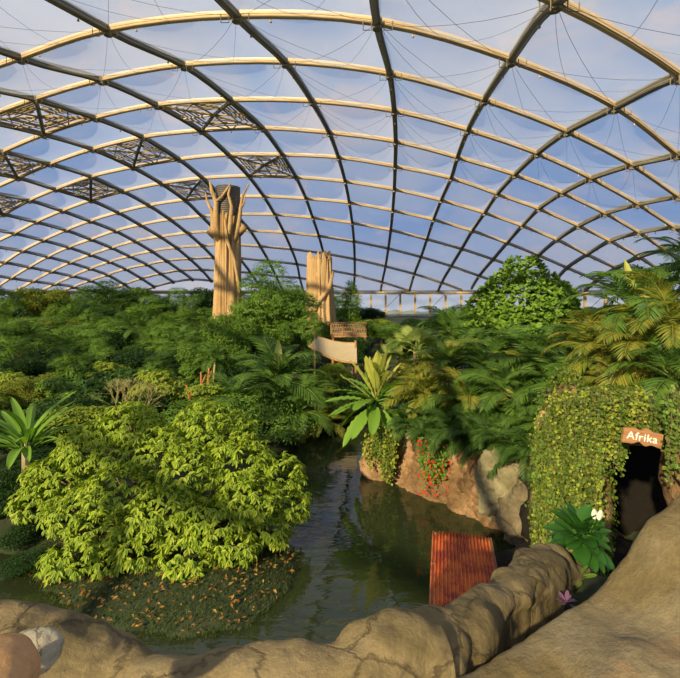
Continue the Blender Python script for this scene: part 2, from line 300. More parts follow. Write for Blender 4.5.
# ventilation bays: a raised strut and a fan of louvre frames in the cell
for (i, j) in VENTS:
    if nd(i, j) is None or nd(i+1, j+1) is None: continue
    m = MB(); fl = MB()
    A, B, Cc, D = [up3(nd(*k)) for k in ((i, j), (i+1, j), (i+1, j+1), (i, j+1))]
    drop = np.array([0, 0, -.25])
    mid = (A+B+Cc+D)/4; mid[2] = roof(mid[0], mid[1])+.2
    m.tube(to_c([B, mid, D]) if True else None, .26, 6)
    m.build('vent_strut', M['joint'], ceiling)
    m = MB()
    m.tube(to_c([A, mid, Cc]), .16, 6)
    for P, Q in ((A, B), (B, Cc), (Cc, D), (D, A)):
        h = (P+Q)/2
        m.tube(to_c([mid, h]), .12, 5)
        e1 = P*.5+mid*.5; e2 = Q*.5+mid*.5
        m.tube(to_c([h, e1]), .09, 5); m.tube(to_c([h, e2]), .09, 5); m.tube(to_c([e1, e2]), .09, 5)
        k1, k2, k3 = P*.9+mid*.1, Q*.9+mid*.1, mid*.8+(P+Q)*.1
        for t in np.linspace(.12, .9, 6):                    # louvre slats
            s1, s2 = k1+(k3-k1)*t, k2+(k3-k2)*t
            fl.bar(to_c(s1+[0, 0, .35]), to_c(s2+[0, 0, .35]), .30, .04)
    m.build('vent_truss', M['steel'], ceiling)
    fl.build('vent_louvre', M['flap'], ceiling)

# ------------------------------------------------------------------ glazed wall round the rim
wall = empty('wall_back', (CX, CY, 0), kind='structure')
angs = []; a = math.radians(-8)
while a < math.radians(196):
    angs.append(a); x, y = CX+AX*math.cos(a), CY+AY*math.sin(a)
    a += 4.1/math.hypot(AX*math.sin(a), AY*math.cos(a))
for k in range(len(angs)-1):
    p = np.array([CX+AX*math.cos(angs[k]), CY+AY*math.sin(angs[k]), 0]); q = np.array([CX+AX*math.cos(angs[k+1]), CY+AY*math.sin(angs[k+1]), 0])
    o3 = np.array([CX, CY, 0]); p -= o3; q -= o3
    m = MB(); m.bar(p+[0, 0, .5], p+[0, 0, 8.6], .5, .5); m.build('mullion', M['steel'], wall)
    m = MB(); dlt = (q-p); 
    m.add([p+[0, 0, .6], q+[0, 0, .6], q+[0, 0, 8.6], p+[0, 0, 8.6]], [(0, 1, 2, 3)]); m.build('glass_pane', M['glass'], wall)
    if k % 3 == 0:
        m = MB(); m.tube([p+[0, 0, 8.3], q+[0, 0, 4.2]], .06, 4); m.build('brace', M['wire'], wall)
m = MB(); P = [(AX*math.cos(a), AY*math.sin(a), .35) for a in angs]
m.tube(P, .45, 6); m.build('sill_beam', M['steel'], wall)

# ------------------------------------------------------------------ ground, pond, hills outside
POOL = np.array([(7.4, 15.4), (5.2, 17.8), (2.5, 21.4), (2.9, 26), (3.0, 29.5), (.3, 31), (-2.4, 28), (-3.4, 23.5), (-3.2, 18.0), (-1.5, 15.4), (-1.5, 13.5), (-2.5, 11.9), (-4.2, 11.5), (-6.5, 12.0), (-8.3, 13.0), (-10.0, 14.3), (-12.5, 15.8), (-18, 16), (-18, 3), (9, 3), (9.5, 13.0)])
def sdist(x, y):
    """signed distance to the pond outline, negative inside"""
    px, py = POOL[:, 0], POOL[:, 1]; qx, qy = np.roll(px, -1), np.roll(py, -1)
    dx, dy = qx-px, qy-py; t = np.clip(((x-px)*dx+(y-py)*dy)/(dx*dx+dy*dy), 0, 1)
    d = np.min(np.hypot(px+t*dx-x, py+t*dy-y))
    c = ((py > y) != (qy > y)) & (x < dx*(y-py)/np.where(dy == 0, 1e-9, dy)+px)
    return -d if np.count_nonzero(c) % 2 else d
def ground_z(x, y):
    d = sdist(x, y) if (-40 < x < 30 and y < 55) else 12
    k = min(1, max(0, d/10)); z = -1.0 if d < -.5 else (-1.0+1.05*(d+.5)/.5 if d < 0 else .03+.28*min(1, d/2.5)+.6*k)
    right = min(1, max(0, (x-(2.6+max(0, 21.4-y)*.72+.6))/1.2)) if y > 8 else 0
    if x > 2 and d > 0 and y > 14: z += 1.3*right
    return z+(.12*noise.noise(Vector((x*.25, y*.25, 0))) if d > 0 else 0)
xs = np.concatenate([np.arange(-110, -26, 4), np.arange(-26, 14, .5), np.arange(14, 74, 4)])
ys = np.concatenate([np.arange(2.5, 40, .5), np.arange(40, 136, 4)])
V = [(x, y, ground_z(x, y)) for x in xs for y in ys]
m, t, N, L = newmat('jungle_soil'); tc = N('ShaderNodeTexCoord'); n = N('ShaderNodeTexNoise'); n.inputs['Scale'].default_value = 1.3; n.inputs['Detail'].default_value = 9; L(tc.outputs['Object'], n.inputs[0])
r = ramp(N, [(.3, (.012, .018, .006)), (.5, (.02, .035, .009)), (.7, (.035, .04, .016))]); L(n.outputs[0], r.inputs[0]); p = N('ShaderNodeBsdfPrincipled'); p.inputs['Roughness'].default_value = .95; L(r.outputs[0], p.inputs['Base Color']); o = N('ShaderNodeOutputMaterial'); L(p.outputs[0], o.inputs[0]); M['soil'] = m
g = MB(); g.add(V, grid_faces(len(xs), len(ys))); tag(g.build('floor', M['soil'], smooth=True), kind='structure')
# outdoor meadow and wooded hills beyond the glass
M['meadow'] = plain('meadow', (.22, .24, .10), .95, 0, .1, .35, .03)
g = MB(); a = np.linspace(0, 2*math.pi, 97)
V = [(CX+AX*s*math.cos(t_), CY+AY*s*math.sin(t_), z_) for s, z_ in ((1.0, .2), (1.06, -.6), (1.5, -26), (2.6, -40), (7, -60)) for t_ in a[:-1]]
g.add(V, grid_faces(5, 96, True)); tag(g.build('trim_outdoor_ground', M['meadow']), kind='structure')
M['hill'] = plain('hill_trees', (.20, .22, .15), .95, 0, .1, .45, .06)  # pale tone: distance haze put into the hill colour
g = MB(); V = []
for k in range(161):
    t_ = math.radians(10+160*k/160); rr = 420
    h = 34+16*abs(noise.noise(Vector((t_*5, 0, 3))))+7*noise.noise(Vector((t_*26, 1, 0)))+3*noise.noise(Vector((t_*90, 1, 0)))
    for s, hh in ((0, 0), (12, h*.7), (40, h), (90, h*1.1), (130, 0)): V.append(((rr+s)*math.cos(t_), (rr+s)*math.sin(t_), hh-52))
g.add(V, grid_faces(161, 5)); tag(g.build('trim_hills', M['hill'], smooth=True), kind='structure')
# water
m, t, N, L = newmat('pond_water'); tc = N('ShaderNodeTexCoord'); mp = N('ShaderNodeMapping'); mp.inputs['Scale'].default_value = (1, 2.6, 1); mp.inputs['Rotation'].default_value = (0, 0, .15); L(tc.outputs['Object'], mp.inputs[0])
n = N('ShaderNodeTexNoise'); n.inputs['Scale'].default_value = .9; n.inputs['Detail'].default_value = 2.5; n.inputs['Roughness'].default_value = .45; n.inputs['Distortion'].default_value = .5; L(mp.outputs[0], n.inputs[0])
b = N('ShaderNodeBump'); b.inputs['Strength'].default_value = .12; b.inputs['Distance'].default_value = .10; L(n.outputs[0], b.inputs['Height'])
p = N('ShaderNodeBsdfPrincipled'); p.inputs['Base Color'].default_value = (.022, .030, .012, 1); p.inputs['Roughness'].default_value = .03; p.inputs['IOR'].default_value = 1.33; p.inputs['Specular IOR Level'].default_value = .9
L(b.outputs[0], p.inputs['Normal']); o = N('ShaderNodeOutputMaterial'); L(p.outputs[0], o.inputs[0]); M['water'] = m
g = MB(); g.add([(-19, 2.8, 0), (10.5, 2.8, 0), (10.5, 33, 0), (-19, 33, 0)], [(0, 1, 2, 3)])
wt = g.build('pond_water', M['water']); tag(wt, 'dark green still pond reflecting the dome between island and rock wall', 'water', kind='stuff')

# ------------------------------------------------------------------ leaves
def leaf_t(w, fold=.06, droop=.15, seg=2):
    if seg == 2:
        V = [(0, 0, 0), (.35, w/2, fold), (.35, 0, 0), (.35, -w/2, fold), (.7, w*.42, fold-droop*.4), (.7, 0, -droop*.4), (.7, -w*.42, fold-droop*.4), (1, 0, -droop)]
        Fc = [(0, 2, 1), (0, 3, 2), (1, 2, 5, 4), (2, 3, 6, 5), (4, 5, 7), (5, 6, 7)]
    else:
        V = [(0, 0, 0), (.45, w/2, fold), (.45, -w/2, fold), (1, 0, -droop)]; Fc = [(0, 2, 3, 1)]
    return np.array(V), Fc
def nrm(a): return a/(np.linalg.norm(a, axis=-1, keepdims=True)+1e-9)
def scatter(mb, T, pos, d, up, size):
    TV, TF = T; n = len(pos)
    if not n: return
    d = nrm(d); y = nrm(np.cross(up, d)); z = np.cross(d, y); s = np.asarray(size).reshape(-1, 1, 1)
    W = pos[:, None]+s*(TV[None, :, :1]*d[:, None]+TV[None, :, 1:2]*y[:, None]+TV[None, :, 2:]*z[:, None])
    k = len(TV); mb.v.append(W.reshape(-1, 3)); b = mb.n
    F_ = []
    for i in range(n):
        o = b+i*k; F_.extend([tuple(q+o for q in f) for f in TF])
    mb.f.extend(F_); mb.n += n*k
def crown_pts(lumps, n, rg, lo=-.35, inner=.78):
    Ls = np.array(lumps, float); A = Ls[:, 3]*Ls[:, 5]+Ls[:, 3]*Ls[:, 4]; A /= A.sum()
    P, O = [], []
    while len(P) < n:
        k = rg.choice(len(Ls), p=A); v = rg.normal(size=3); v /= np.linalg.norm(v)
        if v[2] < lo and rg.random() < .85: continue
        p = Ls[k, :3]+v*Ls[k, 3:]*(inner+(1.04-inner)*rg.random()**.5)
        q = (p-Ls[:, :3])/Ls[:, 3:]; q = (q*q).sum(1); q[k] = 9
        if q.min() < .55: continue
        o = v/Ls[k, 3:]; P.append(p); O.append(o/np.linalg.norm(o))
    return np.array(P), np.array(O)
def cluster_leaves(mb, P, O, per, T, size, rg, mode):
    n = len(P)
    up = nrm(O*.5+np.array([0, 0, 1.])+rg.normal(size=(n, 3))*.2)
    base = nrm(O+rg.normal(size=(n, 3))*.5); base[:, 2] *= .4; base = nrm(base)
    side = nrm(np.cross(up, base))
    for k in range(per):
        if mode == 'whorl':                                # drooping whorl at a twig end
            a = (k/per-.5)*4.6+rg.normal(size=(n, 1))*.25
            d = np.cos(a)*base+np.sin(a)*side; d[:, 2] -= .45+.35*rg.random(n); pos = P+base*.1*size
            u = up+base*.5
        elif mode == 'pinnate':                            # leaflets left and right of a spray
            t = (k//2)/max(1, (per//2)-1)*1.0; sg = 1 if k % 2 else -1
            d = base*.55+side*sg*1.0+rg.normal(size=(n, 3))*.12; pos = P+base*(t*1.9*size); d[:, 2] -= .1+.25*t; pos[:, 2] -= .25*t*size; u = up
        elif mode == 'tuft':                               # upright glossy rosette
            a = k/per*2*math.pi+rg.random((n, 1))*2
            d = np.cos(a)*base+np.sin(a)*side+O*.55+np.array([0, 0, .45]); pos = P; u = O+up*.5+rg.normal(size=(n, 3))*.2
        else:                                              # loose
            d = base+rg.normal(size=(n, 3))*.8; pos = P+rg.normal(size=(n, 3))*size*.7; u = up+rg.normal(size=(n, 3))*.4; d[:, 2] -= .2
        scatter(mb, T, pos, d, u, size*(.7+.6*rg.random(n)))
def branches(lumps, top, rg, r0, mat_, root, base=(0, 0, 0), name='trunk'):
    m = MB(); b = np.array(base, float); f = b+np.array([0, 0, top])
    m.tube([b-[0, 0, .3], b*.6+f*.4+[.05*top*rg.normal(), .05*top*rg.normal(), 0], f], [r0*1.25, r0, r0*.8], 7)
    for L_ in lumps:
        c = np.array(L_[:3]); q = f*.45+c*.55; q[2] = f[2]*.6+c[2]*.4
        m.tube([f-[0, 0, .1*top], q, c+[0, 0, L_[5]*.3]], [r0*.6, r0*.4, r0*.15], 5)
    return m.build(name, mat_, root, smooth=True)

GREENS = dict(
    shrub=[(.17, .27, .022), (.27, .38, .028), (.38, .46, .045), (.08, .16, .018)],
    dark=[(.04, .10, .02), (.07, .15, .03), (.05, .12, .02), (.10, .18, .03)],
    mid=[(.08, .17, .025), (.14, .25, .03), (.10, .20, .03), (.20, .30, .04)],
    feather=[(.09, .20, .035), (.14, .27, .04), (.20, .32, .05), (.11, .22, .03)],
    yellow=[(.16, .22, .03), (.24, .26, .035), (.12, .19, .03), (.28, .27, .05)],
    glossy=[(.07, .16, .018), (.11, .22, .02), (.17, .28, .025), (.05, .12, .018)],
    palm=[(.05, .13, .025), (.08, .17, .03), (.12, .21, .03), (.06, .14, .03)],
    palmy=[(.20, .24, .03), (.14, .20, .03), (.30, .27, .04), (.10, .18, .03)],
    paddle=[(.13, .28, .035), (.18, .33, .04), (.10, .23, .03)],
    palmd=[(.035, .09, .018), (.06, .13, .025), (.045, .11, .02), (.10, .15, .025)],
    pale=[(.30, .38, .10), (.36, .42, .14), (.24, .33, .07)],
    rosette=[(.018, .075, .012), (.03, .11, .016), (.024, .09, .014)],
    deep=[(.015, .045, .010), (.03, .075, .014), (.02, .06, .012)],
    lime=[(.22, .30, .03), (.30, .36, .04), (.17, .26, .03)],
    vine=[(.07, .12, .015), (.12, .18, .02), (.05, .09, .015), (.18, .22, .025)],
    moss=[(.03, .06, .012), (.05, .09, .015), (.08, .10, .02)],
    vineyellow=[(.30, .36, .03), (.22, .29, .03), (.38, .40, .05), (.13, .19, .02)],
    litter=[(.40, .18, .04), (.30, .12, .03), (.45, .28, .06), (.22, .12, .05)])
for k, c in GREENS.items():
    M[k] = leaf_mat('leaf_'+k, c, .35 if k not in ('rosette', 'glossy') else .22, .5 if k not in ('rosette', 'paddle') else .5)
M['red'] = leaf_mat('red_petal', [(.6, .02, .01), (.75, .05, .02)], .3); M['white'] = leaf_mat('white_spathe', [(.8, .82, .74), (.85, .86, .8)], .3)
M['purple'] = leaf_mat('purple_leaf', [(.12, .05, .12), (.2, .10, .2)], .2)

# ---- tree builders: every prototype is 1 unit of nominal size (W0 wide, H0 high)
PROTO = {}
def proto_tree(kind):
    rg = np.random.default_rng(sum(map(ord, kind))); root = empty('tree', (0, 0, 0)); base, v = kind[:-1], int(kind[-1])
    mb = MB(); trunk = M['bark']
    if base == 'layered':                                  # wide flat tiers of fine leaves
        H, W = 8, 9; lumps = []
        for k in range(13):
            a = rg.random()*6.28; q = rg.random()**.6; z = 2.8+4.6*rg.random()*(1-.35*q)
            lumps.append((math.cos(a)*q*3.3, math.sin(a)*q*3.3, z, 1.5+.6*rg.random(), 1.5+.6*rg.random(), .28+.15*rg.random()))
        lumps.append((0, 0, 7.3, 1.8, 1.8, .5))
        P, O = crown_pts(lumps, 2300, rg, -.2); cluster_leaves(mb, P, O, 6, leaf_t(.42, seg=1), .22, rg, 'pinnate'); mat_ = 'feather' if v != 1 else 'mid'
    elif base == 'round':
        H, W = 7, 7; lumps = [(0, 0, 4.0, 1.7, 1.7, 1.6)]
        for k in range(17):
            a = rg.random()*6.28; q = .5+.5*rg.random(); z = 2.3+3.4*rg.random(); s_ = .6+.6*rg.random(); lumps.append((math.cos(a)*q*2.5, math.sin(a)*q*2.5, z+.5*rg.random(), s_, s_, s_*(.7+.5*rg.random())))
        P, O = crown_pts(lumps, 2200, rg); cluster_leaves(mb, P, O, 5, leaf_t(.42, seg=1), .30, rg, 'loose'); mat_ = ['mid', 'deep', 'yellow'][v]
    elif base == 'glossy':
        H, W = 7, 7.5; lumps = [(0, 0, 4.0, 2.7, 2.7, 2.3)]
        for k in range(16):
            a = k*2.4; q = .6+.4*rg.random(); z = 2.0+3.7*rg.random(); lumps.append((math.cos(a)*q*2.6, math.sin(a)*q*2.6, z, .9+.4*rg.random(), .9+.4*rg.random(), .8+.4*rg.random()))
        lumps.append((0, 0, 5.8, 1.3, 1.3, 1.1))
        P, O = crown_pts(lumps, 2300, rg, -.6); cluster_leaves(mb, P, O, 6, leaf_t(.42), .30, rg, 'tuft'); mat_ = 'glossy'
    elif base == 'cloud':                                  # clumped airy crown of pinnate leaves
        H, W = 8, 8; lumps = []
        for k in range(22):
            a = k*2.4; q = .3+.7*rg.random(); z = 2.2+5.0*rg.random()*(1-.3*q); s_ = .75+.55*rg.random()
            lumps.append((math.cos(a)*q*3.1, math.sin(a)*q*3.1, z, s_*1.15, s_*1.15, s_*.55))
        lumps.append((0, 0, 7.4, 1.1, 1.1, .6)); P, O = crown_pts(lumps, 2600, rg, -.3); cluster_leaves(mb, P, O, 6, leaf_t(.42, seg=1), .24, rg, 'pinnate'); mat_ = ['feather', 'mid', 'dark'][v]
    elif base == 'bold':                                   # big drooping leaves, open crown
        H, W = 6, 6; lumps = []
        for k in range(12):
            a = k*2.4; q = .3+.7*rg.random(); z = 1.6+3.6*rg.random()*(1-.3*q); s_ = .7+.5*rg.random()
            lumps.append((math.cos(a)*q*2.2, math.sin(a)*q*2.2, z, s_, s_, s_*.7))
        P, O = crown_pts(lumps, 620, rg, -.3); cluster_leaves(mb, P, O, 6, leaf_t(.34), .46, rg, 'whorl'); mat_ = ['mid', 'dark', 'lime'][v]
    elif base == 'upright':
        H, W = 8, 3.6; lumps = [(.5*rg.normal()*.5, .5*rg.normal()*.5, 1.2+k*.85, 1.5-.14*k, 1.5-.14*k, .85) for k in range(8)]
        P, O = crown_pts(lumps, 1500, rg); cluster_leaves(mb, P, O, 5, leaf_t(.4, seg=1), .22, rg, 'loose'); mat_ = 'mid'
    elif base == 'shrub':                                  # low leafy filler
        H, W = 4, 5; lumps = []
        for k in range(9):
            a = rg.random()*6.28; q = rg.random()**.5; lumps.append((math.cos(a)*q*1.6, math.sin(a)*q*1.6, 1.1+1.9*rg.random()*(1-.4*q), .9+.3*rg.random(), .9+.3*rg.random(), .7+.2*rg.random()))
        P, O = crown_pts(lumps, 1150, rg); sz = .26 if v != 2 else .2
        cluster_leaves(mb, P, O, 5, leaf_t(.38, seg=1), sz, rg, ['whorl', 'loose', 'pinnate'][v]); mat_ = ['lime', 'deep', 'feather'][v]
    mb.build('foliage', M[mat_], root)
    branches(lumps[:8], (.45 if base != 'shrub' else .2)*H, rg, .16 if base != 'shrub' else .06, trunk, root)
    return root, H, W
def plant(kind, px, py, d, wpx, label, group=None, name='tree', cat='tree', rz=None, mat_=None):
    """a tree whose top reaches (px, py) of the photograph at depth d and whose crown is wpx wide there"""
    top = at(px, py, d); gz = ground_z(top.x, d)
    if kind in PROTO: src, H, W = PROTO[kind]; o = copy_tree(src)
    else: o, H, W = proto_tree(kind); PROTO[kind] = (o, H, W)
    o.name = name; o.location = (top.x, d, gz)
    sz = (top.z-gz)/H; sw = wpx/F*d/W; o.scale = (sw, sw, sz); o.rotation_euler.z = R.random()*6.28 if rz is None else rz
    for q in ('label', 'category', 'group'): 
        if q in o: del o[q]
    tag(o, label, cat, group)
    return o
MESHES = {}
def frond_mesh(elev, matn, kind=0, n=34):
    key = (elev, matn, kind)
    if key in MESHES: return MESHES[key]
    rg = np.random.default_rng(int(elev)+100+7*kind); m = MB(); T = leaf_t(.075 if kind == 0 else .13, .02, .18)
    t = np.linspace(0, 1, 14); a0 = math.radians(elev); bend = math.radians(95 if kind == 0 else 60)
    ang = a0-bend*t**1.5; X = np.concatenate([[0], np.cumsum(np.cos(ang[:-1])/13)]); Z = np.concatenate([[0], np.cumsum(np.sin(ang[:-1])/13)])
    P = np.stack([X, 0*X, Z], 1); m.tube(P, np.linspace(.013, .004, 14), 5)
    s = np.linspace(.2, .99, n); px = np.interp(s, t, X); pz = np.interp(s, t, Z); aa = np.interp(s, t, ang)
    for sg in (-1, 1):
        tang = np.stack([np.cos(aa), 0*aa, np.sin(aa)], 1); nor = np.stack([-np.sin(aa), 0*aa, np.cos(aa)], 1); sd_ = np.array([0, sg, 0.])
        d = tang*(.75+.4*s[:, None])+sd_*1.0+nor*(.25 if kind == 0 else .15)+rg.normal(size=(n, 3))*.06; d[:, 2] -= .25
        L_ = (.30 if kind == 0 else .36)*np.sin(np.pi*(s*.82+.12))**.7*(.9+.2*rg.random(n))
        scatter(m, T, np.stack([px, 0*px, pz], 1), d, nor+d*0+np.array([0, 0, .2]), L_)
    me = m.mesh('frond', M[matn]); MESHES[key] = me; return me
def palm(px, py, d, size, label, group=None, nf=15, matn='palm', mat2=None, kind=0, spear=False, trunk_r=.09, lo=0, zbase=None):
    """palm with its crown heart at (px, py); size is the frond length in metres"""
    c = at(px, py, d); gz = ground_z(c.x, d) if zbase is None else zbase
    root = empty('palm', (c.x, d, min(gz, c.z-.3)), rz=R.random()*6.28); tag(root, label, 'palm', group); h = c.z-root.location.z
    if spear: root.rotation_euler.z = 0
    m = MB(); k = 1 if h < 2.5 else 1
    m.tube([(0, 0, -.2), (.04*h, .02*h, h*.5), (0, 0, h)], [trunk_r*1.3, trunk_r, trunk_r*.9], 8); m.build('trunk', M['palebark'], root, smooth=True)
    els = [82, 68, 52, 38, 22, 6, -12]
    for i in range(nf):
        e_ = els[min(6, int((i/nf)*(7-lo)))]
        fo = link('frond', frond_mesh(e_, matn if (mat2 is None or i % 3) else mat2, kind), None, root, (0, 0, h))
        s_ = size*(.8+.35*R.random()); fo.scale = (s_,)*3; fo.rotation_euler = (R.uniform(-.2, .2), R.uniform(-.12, .12), i*2.4+R.uniform(-.3, .3))
    if spear:
        m = MB(); T = paddle(.2, .03, 10); scatter(m, T, np.array([[0, 0, 0.]]), np.array([[.04, 0, 1.]]), np.array([[0.15, -1., 0]]), np.array([size*.72])); m.build('spear_leaf', M['paley'], root, (0, 0, h))
    return root
def paddle(w, fold, n=9, droop=.25, wave=0.):
    V, Fc = [], []
    for k in range(n+1):
        t = k/n; ww = w/2*(math.sin(math.pi*min(1, t*.93+.04))**.65) if 0 < k < n else .004
        z = -droop*t*t
        for s in (-1, -.5, 0, .5, 1): V.append((t, s*ww, z+fold*abs(s)*(1-.3*t)+wave*math.sin(t*34)*abs(s)*.02))
    for k in range(n):
        for s in range(4): a_ = k*5+s; Fc.append((a_, a_+1, a_+6, a_+5))
    return np.array(V), Fc
M['paley'] = leaf_mat('leaf_paley', [(.42, .46, .10), (.50, .50, .12)], .4)
def leafmesh(key, w, fold, droop, matn, stalk=.0, wave=0.):
    if key in MESHES: return MESHES[key]
    m = MB(); V, Fc = paddle(w, fold, 12, droop, wave); V = V.copy()*(1-stalk); V[:, 0] += stalk; m.add(V, Fc)
    if stalk: m.tube([(0, 0, 0), (stalk*.5, 0, .01), (stalk+.02, 0, 0)], [.02, .014, .01], 5)
    q = np.linspace(stalk, .97, 6); tt = (q-stalk)/(1-stalk); m.tube(np.stack([q, 0*q, -droop*tt*tt*(1-stalk)-.002], 1), np.linspace(.012, .003, 6), 4)
    me = m.mesh('leaf', M[matn], True); MESHES[key] = me; return me
def paddle_plant(name, c, n, L_, key, label, cat, els=(85, 20), zlift=.0, spread=.15, rz0=0, args=None, group=None, first=None):
    root = empty(name, c, label, cat, group); me = leafmesh(key, *args)
    for i in range(n):
        t = i/(n-1); e_ = math.radians(els[0]+(els[1]-els[0])*t+R.uniform(-6, 6)); a_ = rz0+i*2.4+R.uniform(-.25, .25)
        me_ = leafmesh(*first[1:]) if first and i < first[0] else me
        o = link('leaf', me_, None, root, (math.cos(a_)*spread*t*L_, math.sin(a_)*spread*t*L_, zlift*L_*(1-t)*R.random()))
        s_ = L_*R.uniform(.8, 1.1); o.scale = (s_, s_, s_); o.rotation_euler = (R.uniform(-.25, .25), -e_, a_)
    return root
def fan_palm(px, py, d, size, label, n=11, matn='pale', gz=None):
    c = at(px, py, d); gz = ground_z(c.x, d) if gz is None else gz; root = empty('fan_palm', (c.x, d, gz), label, 'palm'); h = c.z-gz
    m = MB(); m.tube([(0, 0, -.1), (0, 0, h)], .09, 7); m.build('trunk', M['palebark'], root)
    key = ('fan', matn)
    if key not in MESHES:
        mm = MB(); mm.tube([(0, 0, 0), (.5, 0, 0)], [.016, .01], 5); k = 22
        an = np.linspace(-1.9, 1.9, k); dd = np.stack([np.cos(an), np.sin(an), 0*an-.12], 1)
        scatter(mm, leaf_t(.16, .035, .16), np.tile([[.5, 0, 0]], (k, 1)), dd, np.tile([[0, 0, 1.]], (k, 1)), .55*(.85+.15*np.cos(an)))
        MESHES[key] = mm.mesh('fan_leaf', M[matn])
    for i in range(n):
        e_ = math.radians(80-75*i/n); a_ = i*2.4
        o = link('fan_leaf', MESHES[key], None, root, (0, 0, h)); o.scale = (size,)*3; o.rotation_euler = (R.uniform(-.3, .3), -e_, a_)
    return root

# ------------------------------------------------------------------ rocks
def fbm(p, s, o=5): return noise.fractal(Vector(p)*s, 1.0, 2.1, o)
def rock(name, c, rad, label, matn, seed=0, amp=.18, sc_=1., n=64, strata=0., cat='rock', flat=.0):
    V = []; 
    for a_ in range(n+1):
        th = math.pi*a_/n
        for b_ in range(2*n):
            ph = math.pi*b_/n; v = Vector((math.sin(th)*math.cos(ph), math.sin(th)*math.sin(ph), math.cos(th)))
            q = Vector((v.x*rad[0], v.y*rad[1], v.z*rad[2])); s = Vector((seed*7.3, seed*3.1, seed*1.7))
            r_ = 1+amp*fbm(q+s, .8/sc_)+amp*.45*abs(fbm(q+s*2, 2.2/sc_))+strata*math.sin((q.z*1.0+q.x*.35)*9/sc_+3*fbm(q+s, 1.2/sc_))
            V.append(tuple(q*r_))
    m = MB(); m.add(V, grid_faces(n+1, 2*n, True)); o = m.build(name, M[matn], None, c, True)
    if label: tag(o, label, cat)
    return o
M['rock_tan'] = rock_mat('sandstone', [(.07, .055, .027), (.14, .11, .052), (.215, .165, .085), (.16, .135, .085)], 1.6, .5, stain=.5)
M['rock_boulder'] = rock_mat('boulder_sandstone', [(.12, .092, .042), (.165, .128, .062), (.21, .175, .11), (.25, .14, .06)], 1.5, .6, cracks=False, stain=.55)
M['rock_brown'] = rock_mat('brown_cliff', [(.08, .05, .03), (.27, .16, .085), (.40, .25, .14), (.16, .115, .075)], .9, 1.0, (1, 1, .8), cracks=False, stain=.85)
M['rock_pale'] = rock_mat('pale_rock', [(.14, .13, .07), (.33, .29, .18), (.42, .37, .25)], .8, .9, (1, 1, 1.5), cracks=False, stain=.7)
M['rock_orange'] = rock_mat('orange_rock', [(.30, .15, .06), (.45, .26, .12), (.5, .33, .18)], 2, .4, cracks=False)
M['rock_grey'] = rock_mat('grey_rock', [(.12, .11, .08), (.34, .31, .24), (.26, .22, .15)], 3, .6)
M['rock_cave_shade'] = rock_mat('shade_tinted_cave_rock', [(.006, .005, .004), (.014, .011, .007)], 1, .6, cracks=False)  # the cave's shade is put into this near-black rock colour
M['wet_rock'] = rock_mat('mossy_rock', [(.06, .055, .03), (.15, .12, .075), (.22, .18, .12)], 1, .6, cracks=False)
M['trunk_rock'] = rock_mat('moulded_bark', [(.16, .09, .04), (.40, .25, .11), (.50, .34, .17), (.36, .26, .15)], .45, 1.0, (3.2, 3.2, .3), cracks=False)

# ------------------------------------------------------------------ the viewpoint's rock parapet
def sweep_rock(name, path, label, matn, seed=0, skirt=2.2, amp=.22, nc=110, sub=30, squash=.85):
    """rounded rock ridge along a 3D path [(point, radius)], its flanks running down as a wall"""
    P = []; n = len(path)
    for k in range(n-1):
        g = lambda i: np.array([*path[max(0, min(n-1, i))][0], path[max(0, min(n-1, i))][1]])
        for t in np.linspace(0, 1, sub, endpoint=False): P.append(cr(g(k-1), g(k), g(k+1), g(k+2), t))
    P.append(g(n-1)); P = np.array(P); X = P[:, :3]; r_ = P[:, 3]
    T = np.gradient(X, axis=0); T[:, 2] = 0; T = nrm(T); S = np.stack([T[:, 1], -T[:, 0], 0*T[:, 0]], 1); V = []
    for k in range(len(X)):
        for c_ in range(nc):
            a_ = 2*math.pi*c_/nc; cs, sn = math.cos(a_), math.sin(a_); q = X[k]+S[k]*cs*r_[k]+np.array([0, 0, sn*r_[k]*squash])
            if sn < 0: q[2] -= skirt*(-sn)**.7
            w_ = fbm(q+seed*5, 1.6, 3)*1.2+.9*abs(fbm(q*[1, 1, 1.6]+seed, 1.9, 3))+.12*abs(fbm(q*[1, 1, 1.5]+seed+3, 8.0, 3)); w_ -= .65
            dv = S[k]*cs+np.array([0, 0, max(sn, 0)]); V.append(q+dv*r_[k]*amp*w_*1.3)
    m = MB(); m.add(V, grid_faces(len(X), nc, True)+[tuple(range(nc))[::-1], tuple(len(V)-nc+i for i in range(nc))])
    o = m.build(name, M[matn], None, None, True); tag(o, label, 'rock'); return o
def pp(px, py, d, r_):
    c = at(px, py, d); return ((c.x, c.y, c.z-r_*.9), r_)
sweep_rock('rock_parapet', [pp(-220, 600, 2.3, .38), pp(-60, 600, 2.45, .36), pp(20, 614, 2.5, .34), pp(62, 620, 2.5, .32), pp(105, 648, 2.4, .3), pp(160, 668, 2.3, .28), pp(225, 661, 2.3, .28), pp(290, 656, 2.3, .28),
    pp(345, 650, 2.3, .25), pp(376, 625, 2.4, .22), pp(408, 611, 2.5, .2), pp(440, 622, 2.55, .2)], 'long tan sandstone ledge running along the bottom of the view beside the pond', 'rock_tan', 1, amp=.15)
sweep_rock('rock_ridge', [pp(405, 660, 2.45, .2), pp(430, 622, 2.6, .19), pp(455, 610, 2.8, .19), pp(482, 590, 3.1, .2), pp(512, 570, 3.5, .22), pp(540, 550, 4.0, .24), pp(566, 546, 4.5, .24)],
    'knobbly tan rock ridge climbing to the right behind the big boulder', 'rock_tan', 3, skirt=1.8)
rock('rock_lump', tuple(at(36, 648, 2.0)), (.12, .10, .09), 'small grey wet looking rock bulging from the ledge at far left', 'rock_grey', 5, .25, .3, 40)
